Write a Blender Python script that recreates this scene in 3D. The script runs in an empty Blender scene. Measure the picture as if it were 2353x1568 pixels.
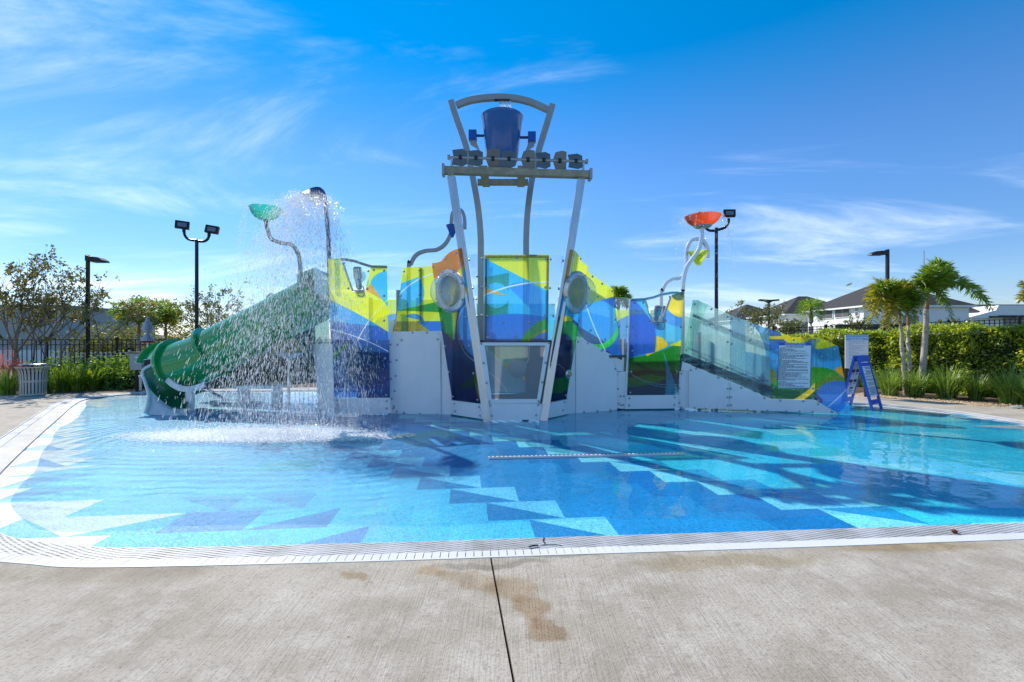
import bpy, bmesh, math, random
import numpy as np
from mathutils import Vector, Matrix
random.seed(7); RNG = np.random.default_rng(7)
scene = bpy.context.scene
COL = scene.collection
R = math.radians
# ------------------------------------------------------------------ camera, sky, sun, exposure
cam_d = bpy.data.cameras.new('camera'); cam = bpy.data.objects.new('camera', cam_d); COL.objects.link(cam)
cam.location = (0, 0, 1.5); cam.rotation_euler = (R(90), 0, 0)
cam_d.sensor_width = 36; cam_d.lens = 16.0; cam_d.clip_start = 0.05; cam_d.clip_end = 3000
scene.camera = cam
SUN_EL, SUN_AZ = R(41), R(-41)          # azimuth measured from +Y, negative = towards -X
sd = Vector((math.sin(SUN_AZ)*math.cos(SUN_EL), math.cos(SUN_AZ)*math.cos(SUN_EL), math.sin(SUN_EL)))
sun_d = bpy.data.lights.new('sun', 'SUN'); sun_d.energy = 3.0; sun_d.angle = R(0.53); sun_d.color = (1, .93, .82)
sun = bpy.data.objects.new('sun', sun_d); COL.objects.link(sun); sun.location = (0, 0, 30)
sun.rotation_euler = sd.to_track_quat('Z', 'Y').to_euler()
world = bpy.data.worlds.new('World'); scene.world = world; world.use_nodes = True
SKY_STRENGTH = 0.15
def build_world():
    nt = world.node_tree; N = nt.nodes; L = nt.links
    for n in list(N): N.remove(n)
    out = N.new('ShaderNodeOutputWorld'); bg = N.new('ShaderNodeBackground'); bg.inputs['Strength'].default_value = SKY_STRENGTH
    sky = N.new('ShaderNodeTexSky'); sky.sky_type = 'NISHITA'; sky.sun_disc = False
    sky.sun_elevation = SUN_EL; sky.sun_rotation = SUN_AZ; sky.air_density = 1.0; sky.dust_density = 0.0; sky.ozone_density = 4.0
    hs = N.new('ShaderNodeHueSaturation'); hs.inputs['Saturation'].default_value = 1.22; hs.inputs['Value'].default_value = 1.0
    tc = N.new('ShaderNodeTexCoord'); sp = N.new('ShaderNodeSeparateXYZ'); L.new(tc.outputs['Generated'], sp.inputs[0])
    def M(op, a, b=None, c=None, clamp=False):
        n = N.new('ShaderNodeMath'); n.operation = op; n.use_clamp = clamp
        for i, v in enumerate((a, b, c)):
            if v is None: continue
            if isinstance(v, (int, float)): n.inputs[i].default_value = v
            else: L.new(v, n.inputs[i])
        return n.outputs[0]
    # clear dry air: a blue horizon, deep azure overhead, the same all the way round
    rp = N.new('ShaderNodeValToRGB'); rp.color_ramp.interpolation = 'EASE'; el = rp.color_ramp.elements
    el[0].position = 0.0; el[0].color = (.38, .36, .40, 1); el[1].position = .62; el[1].color = (.34, .56, .62, 1)
    for pos, c in ((.12, (.48, .47, .51, 1)), (.32, (.57, .56, .60, 1))): e = el.new(pos); e.color = c
    L.new(sp.outputs['Z'], rp.inputs[0])
    ml = N.new('ShaderNodeMix'); ml.data_type = 'RGBA'; ml.blend_type = 'MULTIPLY'; ml.inputs[0].default_value = 1; L.new(sky.outputs[0], ml.inputs[6]); L.new(rp.outputs[0], ml.inputs[7])
    L.new(ml.outputs[2], hs.inputs['Color'])
    zz = M('ADD', M('MAXIMUM', sp.outputs['Z'], 0.0), 0.10)
    cx = M('DIVIDE', sp.outputs['X'], zz); cy = M('DIVIDE', sp.outputs['Y'], zz)
    cb = N.new('ShaderNodeCombineXYZ'); L.new(cx, cb.inputs[0]); L.new(cy, cb.inputs[1])
    mp = N.new('ShaderNodeMapping'); mp.inputs['Rotation'].default_value = (0, 0, R(52)); mp.inputs['Scale'].default_value = (.55, 1.5, 1); mp.inputs['Location'].default_value = (5.1, 0.7, 0)
    L.new(cb.outputs[0], mp.inputs[0])
    n1 = N.new('ShaderNodeTexNoise'); n1.inputs['Scale'].default_value = .75; n1.inputs['Detail'].default_value = 12; n1.inputs['Roughness'].default_value = .64; n1.inputs['Distortion'].default_value = 1.1
    L.new(mp.outputs[0], n1.inputs['Vector'])
    n2 = N.new('ShaderNodeTexNoise'); n2.inputs['Scale'].default_value = .33; n2.inputs['Detail'].default_value = 3; n2.inputs['Distortion'].default_value = .4
    mp2 = N.new('ShaderNodeMapping'); mp2.inputs['Location'].default_value = (1.7, 4.2, 0); L.new(cb.outputs[0], mp2.inputs[0]); L.new(mp2.outputs[0], n2.inputs['Vector'])
    cov = M('MULTIPLY_ADD', n2.outputs[0], 1.1, M('MULTIPLY', n1.outputs[0], 1.0))
    # slightly more cloud towards the west (-X), as the sky that day
    cov = M('ADD', cov, M('MULTIPLY', sp.outputs['X'], -0.11))
    mr = N.new('ShaderNodeMapRange'); mr.interpolation_type = 'SMOOTHSTEP'; mr.inputs[1].default_value = 1.02; mr.inputs[2].default_value = 1.56
    L.new(cov, mr.inputs[0])
    fac = M('MULTIPLY', mr.outputs[0], .78, clamp=True)
    mx = N.new('ShaderNodeMix'); mx.data_type = 'RGBA'; L.new(fac, mx.inputs[0]); L.new(hs.outputs[0], mx.inputs[6]); mx.inputs[7].default_value = (5.6, 5.9, 6.3, 1)
    L.new(mx.outputs[2], bg.inputs['Color']); L.new(bg.outputs[0], out.inputs[0])
build_world()
scene.view_settings.view_transform = 'Standard'; scene.view_settings.look = 'None'; scene.view_settings.gamma = 1.0
scene.view_settings.use_curve_mapping = False
scene.view_settings.exposure = 1.0
scene.cycles.use_denoising = True
scene.cycles.transparent_max_bounces = 24; scene.cycles.max_bounces = 10
scene.cycles.sample_clamp_indirect = 6.0

# ------------------------------------------------------------------ measuring helpers (lens 16 mm, eye height 1.5 m)
F, CX, CY, H = 1045.5, 1176.5, 784.0, 1.5
def gp(px, py, z=0.0):
    Y = (H-z)*F/(py-CY); return ((px-CX)/F*Y, Y)
def wp(px, py, Y): return Vector(((px-CX)/F*Y, Y, H+(CY-py)/F*Y))
def crop(x0, y0, s):
    def f(p): return ((x0+s*p[0])/1.7408, (y0+s*p[1])/1.7408)
    return f
c1 = crop(0, 850, .5102); c2 = crop(550, 700, .6377); c3 = crop(1250, 950, .4785); c4 = crop(1700, 350, .4783)
c5 = crop(1700, 950, .4783); c6 = crop(2350, 800, .5738); c7 = crop(2700, 1100, .3826); c8 = crop(3250, 950, .4782)
c9 = crop(2200, 950, .4528); c10 = crop(560, 1050, .4082)
def W(c, p, Y): return wp(*c(p), Y)
class Plane:
    """upright (or slightly leaning) measuring plane through two ground points"""
    def __init__(s, A, B, tilt=0.0):
        s.A = Vector((A[0], A[1], 0)); d = Vector((B[0]-A[0], B[1]-A[1], 0)); s.U = d.normalized(); s.len = d.length
        n = Vector((s.U.y, -s.U.x, 0))            # towards the viewer's side
        s.V = (Vector((0, 0, 1))*math.cos(R(tilt)) + n*math.sin(R(tilt))).normalized()
        s.N = s.U.cross(s.V).normalized()
        s.mat = Matrix((( s.U.x, -s.N.x, s.V.x, s.A.x), (s.U.y, -s.N.y, s.V.y, s.A.y), (s.U.z, -s.N.z, s.V.z, s.A.z), (0, 0, 0, 1)))
    def loc(s, p):
        d = Vector(((p[0]-CX)/F, 1, (CY-p[1])/F)); o = Vector((0, 0, H))
        t = (s.A-o).dot(s.N)/d.dot(s.N); q = o+d*t-s.A
        return (q.dot(s.U), q.dot(s.V))
    def pos(s, u, v, n=0.0): return s.A+s.U*u+s.V*v+s.N*n
# ------------------------------------------------------------------ mesh building
class MB:
    def __init__(s): s.v = []; s.f = []; s.m = []; s.smooth = False
    def add(s, vs, fs, mi=0):
        b = len(s.v); s.v.extend(tuple(v) for v in vs); s.f.extend(tuple(b+i for i in f) for f in fs); s.m.extend([mi]*len(fs)); return s
    def box(s, c, d, rz=0.0, mi=0, ax=None):
        hx, hy, hz = d[0]/2, d[1]/2, d[2]/2; ca, sa = math.cos(rz), math.sin(rz); vs = []
        for z in (-hz, hz):
            for x, y in ((-hx, -hy), (hx, -hy), (hx, hy), (-hx, hy)):
                vs.append((c[0]+x*ca-y*sa, c[1]+x*sa+y*ca, c[2]+z))
        return s.add(vs, [(3, 2, 1, 0), (4, 5, 6, 7), (0, 1, 5, 4), (1, 2, 6, 5), (2, 3, 7, 6), (3, 0, 4, 7)], mi)
    def prism(s, poly, y0, y1, mi=0):
        """polygon in (x,z) extruded along y"""
        n = len(poly)
        a = sum(poly[i][0]*poly[(i+1) % n][1]-poly[(i+1) % n][0]*poly[i][1] for i in range(n))
        if a < 0: poly = poly[::-1]
        vs = [(p[0], y0, p[1]) for p in poly]+[(p[0], y1, p[1]) for p in poly]
        fs = [tuple(range(n)), tuple(range(2*n-1, n-1, -1))]+[(i, i+n, (i+1) % n+n, (i+1) % n) for i in range(n)]
        return s.add(vs, fs, mi)
    def slab(s, poly, z0, z1, mi=0):
        n = len(poly)
        a = sum(poly[i][0]*poly[(i+1) % n][1]-poly[(i+1) % n][0]*poly[i][1] for i in range(n))
        if a < 0: poly = poly[::-1]
        vs = [(p[0], p[1], z0) for p in poly]+[(p[0], p[1], z1) for p in poly]
        fs = [tuple(range(n-1, -1, -1)), tuple(range(n, 2*n))]+[(i, (i+1) % n, (i+1) % n+n, i+n) for i in range(n)]
        return s.add(vs, fs, mi)
    def sweep(s, path, prof, mi=0, up=(0, 0, 1), cap=True, scale=None, closed=False):
        path = [Vector(p) for p in path]; n = len(path); k = len(prof); b = []
        for i, p in enumerate(path):
            if closed: t = (path[(i+1) % n]-path[i-1]).normalized()
            else: t = (path[min(i+1, n-1)]-path[max(i-1, 0)]).normalized()
            u = Vector(up); sx = t.cross(u)
            if sx.length < 1e-3: sx = t.cross(Vector((0, 1, .01)))
            sx.normalize(); sz = sx.cross(t).normalized(); sc = scale[i] if scale else 1
            for q in prof: b.append(p+sx*q[0]*sc+sz*q[1]*sc)
        fs = []
        for i in range(n if closed else n-1):
            for j in range(k):
                a0 = i*k+j; a1 = i*k+(j+1) % k; i2 = (i+1) % n
                fs.append((a0, i2*k+j, i2*k+(j+1) % k, a1))
        if cap and not closed: fs += [tuple(range(k)), tuple(range((n-1)*k+k-1, (n-1)*k-1, -1))]
        return s.add(b, fs, mi)
    def tube(s, path, r, k=8, mi=0, scale=None, cap=True):
        return s.sweep(path, [(r*math.cos(2*math.pi*j/k), r*math.sin(2*math.pi*j/k)) for j in range(k)], mi, scale=scale, cap=cap)
    def bar(s, path, w, h, mi=0, up=(0, 0, 1)):
        return s.sweep(path, [(-w/2, -h/2), (w/2, -h/2), (w/2, h/2), (-w/2, h/2)], mi, up=up)
    def lathe(s, c, prof, k=16, mi=0, axis=(0, 0, 1), sx=1.0):
        ax = Vector(axis).normalized(); t = Vector((1, 0, 0)) if abs(ax.x) < .9 else Vector((0, 1, 0))
        a = ax.cross(t).normalized(); b = ax.cross(a); c = Vector(c); vs = []; fs = []
        for r, h in prof:
            for j in range(k):
                th = 2*math.pi*j/k; vs.append(c+ax*h+(a*math.cos(th)+b*math.sin(th))*r)
        for i in range(len(prof)-1):
            for j in range(k): fs.append((i*k+j, i*k+(j+1) % k, (i+1)*k+(j+1) % k, (i+1)*k+j))
        if prof[0][0] > 1e-5: fs.append(tuple(range(k-1, -1, -1)))
        if prof[-1][0] > 1e-5: fs.append(tuple((len(prof)-1)*k+j for j in range(k)))
        return s.add(vs, fs, mi)
def bezier(pts, n=8, closed=False):
    """Catmull-Rom through the points"""
    P = [Vector(p) for p in pts]; m = len(P); out = []
    rng = range(m if closed else m-1)
    for i in rng:
        if closed: p0, p1, p2, p3 = P[i-1], P[i], P[(i+1) % m], P[(i+2) % m]
        else: p0, p1, p2, p3 = P[max(i-1, 0)], P[i], P[i+1], P[min(i+2, m-1)]
        for j in range(n):
            t = j/n
            out.append(.5*((2*p1)+(p2-p0)*t+(2*p0-5*p1+4*p2-p3)*t*t+(3*p1-p0-3*p2+p3)*t**3))
    if not closed: out.append(P[-1])
    return out
def mesh_of(mb, name, mats, smooth=False):
    me = bpy.data.meshes.new(name); me.from_pydata(mb.v, [], mb.f)
    for m in (mats if isinstance(mats, (list, tuple)) else [mats]): me.materials.append(m)
    if any(mb.m): me.polygons.foreach_set('material_index', mb.m)
    bm = bmesh.new(); bm.from_mesh(me); bmesh.ops.recalc_face_normals(bm, faces=bm.faces); bm.to_mesh(me); bm.free()
    if smooth: me.shade_smooth() if smooth is True else me.shade_smooth()
    me.update(); return me
def link(name, data, parent=None, mw=None):
    o = bpy.data.objects.new(name, data); COL.objects.link(o)
    if parent is not None: o.parent = parent
    if mw is not None:
        # parents are only ever unrotated empties, or parts whose frame is given explicitly
        o.matrix_basis = mw
    return o
def tag(o, label=None, cat=None, group=None, kind=None):
    if label: o['label'] = label
    if cat: o['category'] = cat
    if group: o['group'] = group
    if kind: o['kind'] = kind
    return o
def thing(name, label, cat, loc=(0, 0, 0), group=None, rz=0.0):
    o = bpy.data.objects.new(name, None); COL.objects.link(o); o.location = loc; o.rotation_euler = (0, 0, rz); o.empty_display_size = .2
    return tag(o, label, cat, group)
def rel(mb, loc):
    l = Vector(loc); mb.v = [(v[0]-l.x, v[1]-l.y, v[2]-l.z) for v in mb.v]; return mb
def part(name, mb, mats, parent, smooth=False, label=None, local=False, mw=None):
    """a mesh part; vertices are given in world space unless local, the parent is an unrotated empty"""
    if parent is not None and not local and mw is None:
        org = Vector((0, 0, 0)); q = parent
        while q is not None: org += q.location; q = q.parent
        rel(mb, org)
    o = link(name, mesh_of(mb, name, mats, smooth), parent, mw)
    if label: o['label'] = label
    return o
def auto_smooth(o, ang=40):
    for p in o.data.polygons: p.use_smooth = True
    try: o.data.set_sharp_from_angle(angle=R(ang))
    except Exception: pass
    return o
def copy_tree(o, parent=None, label=None, group=None):
    c = o.copy(); COL.objects.link(c); c.parent = parent
    if label: c['label'] = label
    if group: c['group'] = group
    for ch in list(o.children): copy_tree(ch, c)
    return c
# ------------------------------------------------------------------ materials
def new_mat(name):
    m = bpy.data.materials.new(name); m.use_nodes = True; return m, m.node_tree.nodes, m.node_tree.links
def schlick(N, L, f0=.04, normal=None):
    """reflectance of a smooth skin, the same from both sides of a thin sheet"""
    lw = N.new('ShaderNodeLayerWeight'); lw.inputs[0].default_value = .5
    if normal is not None: L.new(normal, lw.inputs['Normal'])
    pw = N.new('ShaderNodeMath'); pw.operation = 'POWER'; L.new(lw.outputs['Facing'], pw.inputs[0]); pw.inputs[1].default_value = 5.0
    ma = N.new('ShaderNodeMath'); ma.operation = 'MULTIPLY_ADD'; L.new(pw.outputs[0], ma.inputs[0]); ma.inputs[1].default_value = 1-f0; ma.inputs[2].default_value = f0
    return ma.outputs[0]
def pbr(name, col, rough=.5, metal=0.0, var=.0, vscale=6.0, bump=0.0, bscale=40.0, stretch=(1, 1, 1), spec=.5, dirt=None, coat=0.0):
    m, N, L = new_mat(name); b = N['Principled BSDF']
    b.inputs['Base Color'].default_value = (*col, 1); b.inputs['Roughness'].default_value = rough; b.inputs['Metallic'].default_value = metal
    b.inputs['Specular IOR Level'].default_value = spec; b.inputs['Coat Weight'].default_value = coat
    tc = N.new('ShaderNodeTexCoord'); mp = N.new('ShaderNodeMapping'); mp.inputs['Scale'].default_value = stretch; L.new(tc.outputs['Object'], mp.inputs[0])
    if var > 0 or dirt:
        n = N.new('ShaderNodeTexNoise'); n.inputs['Scale'].default_value = vscale; n.inputs['Detail'].default_value = 6; n.inputs['Roughness'].default_value = .65; L.new(mp.outputs[0], n.inputs['Vector'])
        cr = N.new('ShaderNodeValToRGB'); lo = tuple(max(c*(1-var), 0) for c in col); hi = tuple(min(c*(1+var), 1) for c in col)
        cr.color_ramp.elements[0].position = .3; cr.color_ramp.elements[1].position = .72
        cr.color_ramp.elements[0].color = (*(dirt or lo), 1); cr.color_ramp.elements[1].color = (*hi, 1)
        L.new(n.outputs[0], cr.inputs[0]); L.new(cr.outputs[0], b.inputs['Base Color'])
        mr = N.new('ShaderNodeMapRange'); mr.inputs[3].default_value = max(rough-.1, .02); mr.inputs[4].default_value = min(rough+.12, 1); L.new(n.outputs[0], mr.inputs[0]); L.new(mr.outputs[0], b.inputs['Roughness'])
    if bump > 0:
        n = N.new('ShaderNodeTexNoise'); n.inputs['Scale'].default_value = bscale; n.inputs['Detail'].default_value = 5; L.new(mp.outputs[0], n.inputs['Vector'])
        bp = N.new('ShaderNodeBump'); bp.inputs['Strength'].default_value = bump; bp.inputs['Distance'].default_value = .01; L.new(n.outputs[0], bp.inputs['Height']); L.new(bp.outputs[0], b.inputs['Normal'])
    return m
def clear_mat(name, col=(.9, .95, .95), diff=.06, dcol=(.8, .85, .85), rough=.05, streak=0.0):
    """clear or frosted sheet: see-through, a little haze, a glossy skin"""
    m, N, L = new_mat(name); N.remove(N['Principled BSDF']); out = N['Material Output']
    tr = N.new('ShaderNodeBsdfTransparent'); tr.inputs[0].default_value = (*col, 1)
    tl = N.new('ShaderNodeBsdfTranslucent'); tl.inputs[0].default_value = (*dcol, 1); df = N.new('ShaderNodeBsdfDiffuse'); df.inputs[0].default_value = (*dcol, 1)
    h = N.new('ShaderNodeMixShader'); h.inputs[0].default_value = .5; L.new(tl.outputs[0], h.inputs[1]); L.new(df.outputs[0], h.inputs[2])
    a = N.new('ShaderNodeMixShader'); a.inputs[0].default_value = diff; L.new(tr.outputs[0], a.inputs[1]); L.new(h.outputs[0], a.inputs[2])
    if streak:
        tc = N.new('ShaderNodeTexCoord'); mp = N.new('ShaderNodeMapping'); mp.inputs['Scale'].default_value = (14, 14, 1.2); L.new(tc.outputs['Object'], mp.inputs[0])
        n = N.new('ShaderNodeTexNoise'); n.inputs['Scale'].default_value = 1.5; n.inputs['Detail'].default_value = 5; L.new(mp.outputs[0], n.inputs['Vector'])
        mr = N.new('ShaderNodeMapRange'); mr.inputs[1].default_value = .35; mr.inputs[2].default_value = .75; mr.inputs[3].default_value = max(diff-streak, 0); mr.inputs[4].default_value = diff+streak; L.new(n.outputs[0], mr.inputs[0]); L.new(mr.outputs[0], a.inputs[0])
    g = N.new('ShaderNodeBsdfGlossy'); g.inputs['Roughness'].default_value = rough
    b = N.new('ShaderNodeMixShader'); L.new(schlick(N, L), b.inputs[0]); L.new(a.outputs[0], b.inputs[1]); L.new(g.outputs[0], b.inputs[2]); L.new(b.outputs[0], out.inputs[0])
    return m
def circum(a, b, c):
    ax, ay = a; bx, by = b; cx, cy = c; d = 2*(ax*(by-cy)+bx*(cy-ay)+cx*(ay-by))
    if abs(d) < 1e-7: return None
    ux = ((ax*ax+ay*ay)*(by-cy)+(bx*bx+by*by)*(cy-ay)+(cx*cx+cy*cy)*(ay-by))/d
    uy = ((ax*ax+ay*ay)*(cx-bx)+(bx*bx+by*by)*(ax-cx)+(cx*cx+cy*cy)*(bx-ax))/d
    return ux, uy, math.hypot(ax-ux, ay-uy)
def art_mat(name, loc, base, regions, body=.5, bright=1.0):
    """printed tinted acrylic; regions = [(colour, test point, [boundary,...])]; a boundary is 2 points (line) or 3 points (arc), or ('ring', 3 points, width)"""
    m, N, L = new_mat(name); N.remove(N['Principled BSDF']); out = N['Material Output']
    tc = N.new('ShaderNodeTexCoord'); sp = N.new('ShaderNodeSeparateXYZ'); L.new(tc.outputs['Object'], sp.inputs[0])
    cb = N.new('ShaderNodeCombineXYZ'); L.new(sp.outputs[0], cb.inputs[0]); L.new(sp.outputs[2], cb.inputs[1])
    def math_n(op, a, b):
        n = N.new('ShaderNodeMath'); n.operation = op
        for i, v in enumerate((a, b)):
            if isinstance(v, (int, float)): n.inputs[i].default_value = v
            else: L.new(v, n.inputs[i])
        return n.outputs[0]
    cur = None
    for col, test, cons in regions:
        mask = None
        for c in cons:
            if c[0] == 'ring':
                q = circum(*[loc(p) for p in c[1]]); v = N.new('ShaderNodeVectorMath'); v.operation = 'DISTANCE'; L.new(cb.outputs[0], v.inputs[0]); v.inputs[1].default_value = (q[0], q[1], 0)
                e = math_n('ABSOLUTE', math_n('SUBTRACT', v.outputs['Value'], q[2]), 0); k = math_n('LESS_THAN', e, c[2])
            else:
                pts = [loc(p) for p in c]; t = loc(test); q = circum(*pts) if len(pts) == 3 else None
                if q and q[2] < 60:
                    v = N.new('ShaderNodeVectorMath'); v.operation = 'DISTANCE'; L.new(cb.outputs[0], v.inputs[0]); v.inputs[1].default_value = (q[0], q[1], 0)
                    k = math_n('LESS_THAN' if math.hypot(t[0]-q[0], t[1]-q[1]) < q[2] else 'GREATER_THAN', v.outputs['Value'], q[2])
                else:
                    a, b = pts[0], pts[-1]; nx, ny = -(b[1]-a[1]), b[0]-a[0]; k0 = nx*a[0]+ny*a[1]
                    v = N.new('ShaderNodeVectorMath'); v.operation = 'DOT_PRODUCT'; L.new(cb.outputs[0], v.inputs[0]); v.inputs[1].default_value = (nx, ny, 0)
                    k = math_n('GREATER_THAN' if nx*t[0]+ny*t[1] > k0 else 'LESS_THAN', v.outputs['Value'], k0)
            mask = k if mask is None else math_n('MULTIPLY', mask, k)
        mx = N.new('ShaderNodeMix'); mx.data_type = 'RGBA'; L.new(mask, mx.inputs[0]); mx.inputs[7].default_value = (*col, 1)
        if cur is None: mx.inputs[6].default_value = (*base, 1)
        else: L.new(cur, mx.inputs[6])
        cur = mx.outputs[2]
    if cur is None:
        rgb = N.new('ShaderNodeRGB'); rgb.outputs[0].default_value = (*base, 1); cur = rgb.outputs[0]
    # weathering: fine vertical run marks left by hard water
    mp = N.new('ShaderNodeMapping'); mp.inputs['Scale'].default_value = (16, 16, .8); L.new(tc.outputs['Object'], mp.inputs[0])
    n = N.new('ShaderNodeTexNoise'); n.inputs['Scale'].default_value = 2.2; n.inputs['Detail'].default_value = 6; L.new(mp.outputs[0], n.inputs['Vector'])
    mr = N.new('ShaderNodeMapRange'); mr.inputs[1].default_value = .4; mr.inputs[2].default_value = .7; mr.inputs[3].default_value = body*.80-.10; mr.inputs[4].default_value = body*.80+.10; L.new(n.outputs[0], mr.inputs[0])
    tcol = N.new('ShaderNodeMix'); tcol.data_type = 'RGBA'; tcol.inputs[0].default_value = .82; tcol.inputs[6].default_value = (1, 1, 1, 1); L.new(cur, tcol.inputs[7])
    hazy = N.new('ShaderNodeMix'); hazy.data_type = 'RGBA'; hazy.inputs[0].default_value = .04; hazy.inputs[7].default_value = (.8, .85, .9, 1); L.new(cur, hazy.inputs[6])
    gm = N.new('ShaderNodeGamma'); gm.inputs[1].default_value = .6; L.new(tcol.outputs[2], gm.inputs[0])   # each sheet has two tinted faces
    tr = N.new('ShaderNodeBsdfTransparent'); L.new(gm.outputs[0], tr.inputs[0])
    tl = N.new('ShaderNodeBsdfTranslucent'); L.new(hazy.outputs[2], tl.inputs[0]); df = N.new('ShaderNodeBsdfDiffuse'); L.new(hazy.outputs[2], df.inputs[0])
    h = N.new('ShaderNodeMixShader'); h.inputs[0].default_value = .22; L.new(tl.outputs[0], h.inputs[1]); L.new(df.outputs[0], h.inputs[2])
    a = N.new('ShaderNodeMixShader'); L.new(mr.outputs[0], a.inputs[0]); L.new(tr.outputs[0], a.inputs[1]); L.new(h.outputs[0], a.inputs[2])
    g = N.new('ShaderNodeBsdfGlossy'); g.inputs['Roughness'].default_value = .07
    b = N.new('ShaderNodeMixShader'); L.new(schlick(N, L), b.inputs[0]); L.new(a.outputs[0], b.inputs[1]); L.new(g.outputs[0], b.inputs[2]); L.new(b.outputs[0], out.inputs[0])
    return m
MT = {}
MT['white'] = pbr('white_hdpe', (.80, .80, .78), .36, var=.045, vscale=1.5, bump=.05, bscale=160, stretch=(1.6, 1.6, .8))
MT['grey_metal'] = pbr('grey_powdercoat', (.34, .35, .35), .32, .25, var=.08, vscale=5)
MT['light_metal'] = pbr('brushed_stainless', (.62, .62, .61), .28, .75, var=.12, vscale=8, stretch=(1, 1, .2))
MT['tan_beam'] = pbr('tan_galvanised', (.33, .28, .19), .42, .3, var=.28, vscale=7)
MT['blue_gel'] = pbr('blue_gelcoat', (.02, .13, .42), .16, var=.12, vscale=4, coat=.4)
MT['blue_paint'] = pbr('blue_paint', (.014, .085, .42), .3, var=.1)
MT['navy_paint'] = pbr('navy_paint', (.014, .045, .17), .5, var=.15)
MT['steel'] = pbr('bolt_steel', (.42, .42, .42), .3, .9)
MT['dark'] = pbr('dark_rubber', (.02, .02, .022), .6)
MT['black_metal'] = pbr('black_metal', (.012, .012, .014), .4, .3, var=.2)
MT['clear'] = clear_mat('clear_acrylic', (.88, .95, .95), .07, (.8, .88, .9))
MT['frost'] = clear_mat('frosted_acrylic', (.60, .80, .84), .34, (.62, .82, .86), .12, streak=.12)
MT['screen'] = clear_mat('perforated_screen', (.94, .95, .95), .17, (.66, .68, .68), .6)
MT['deckmesh'] = pbr('deck_grating', (.05, .09, .08), .6)
MT['ink'] = pbr('ink', (.02, .025, .05), .7)
MT['ink_white'] = pbr('white_ink', (.8, .82, .85), .6)
MT['print_white'] = pbr('sign_white', (.72, .73, .76), .45, var=.03)
MT['concrete_far'] = None
# ================================================================== GROUND, POOL, DECK
POOL = [(-2.7, 3.312), (-3.21, 3.354), (-3.6, 3.425), (-4.016, 3.569), (-4.6, 3.95), (-5.2, 4.52), (-5.82, 5.17), (-7.4, 7.08), (-8.9, 8.95), (-10.3, 10.7), (-11.0, 11.75), (-11.05, 12.5), (-10.5, 13.2), (-9.4, 13.6), (-7, 13.8), (-3, 13.7), (1, 13.2), (5, 12.2),
        (8.28, 11.0), (8.9, 10.45), (9.25, 9.7), (9.35, 8.9), (9.33, 7), (9.25, 5.2), (9.0, 4.5), (8.4, 4.1), (7.6, 3.99), (4.24, 3.767), (2, 3.60), (.484, 3.498), (-1.02, 3.391)]
_p = bezier([(x, y, 0) for x, y in POOL], 24, closed=True)
def resample(P, d):
    P = P+[P[0]]; out = [P[0].copy()]; acc = 0.0
    for a, b in zip(P, P[1:]):
        l = (b-a).length
        while acc+l >= d:
            t = (d-acc)/l; a = a.lerp(b, t); out.append(a.copy()); l = (b-a).length; acc = 0.0
        acc += l
    return out[:-1]
PATH = resample(_p, .0585); NP = len(PATH)
TAN = [(PATH[(i+1) % NP]-PATH[i-1]).normalized() for i in range(NP)]
_nr = [Vector((-t.y, t.x, 0)) for t in TAN]
NRM = []
for i in range(NP):
    a = Vector((0, 0, 0))
    for k in range(-6, 7): a += _nr[(i+k) % NP]
    NRM.append(a.normalized())
def gut_w(i):
    p = PATH[i]; t = min(max((p.y-3.6)/3.0, 0), 1) if p.x < 0 else 0
    return .19+.08*t, .11+.05*t
PIN = [PATH[i].copy() for i in range(NP)]
PBAR = [PATH[i]+NRM[i]*gut_w(i)[0] for i in range(NP)]
PTIL = [PATH[i]+NRM[i]*(sum(gut_w(i))) for i in range(NP)]
# --- ground sheet
m, N, L = new_mat('ground'); b = N['Principled BSDF']; b.inputs['Roughness'].default_value = .95
tc = N.new('ShaderNodeTexCoord'); n = N.new('ShaderNodeTexNoise'); n.inputs['Scale'].default_value = .6; n.inputs['Detail'].default_value = 8; L.new(tc.outputs['Object'], n.inputs[0])
cr = N.new('ShaderNodeValToRGB'); cr.color_ramp.elements[0].color = (.05, .07, .022, 1); cr.color_ramp.elements[1].color = (.10, .13, .045, 1); L.new(n.outputs[0], cr.inputs[0]); L.new(cr.outputs[0], b.inputs[0])
tag(part('ground', MB().add([(-900, -300, -.16), (900, -300, -.16), (900, 1600, -.16), (-900, 1600, -.16)], [(0, 1, 2, 3)]), m, None), kind='structure')
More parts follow.
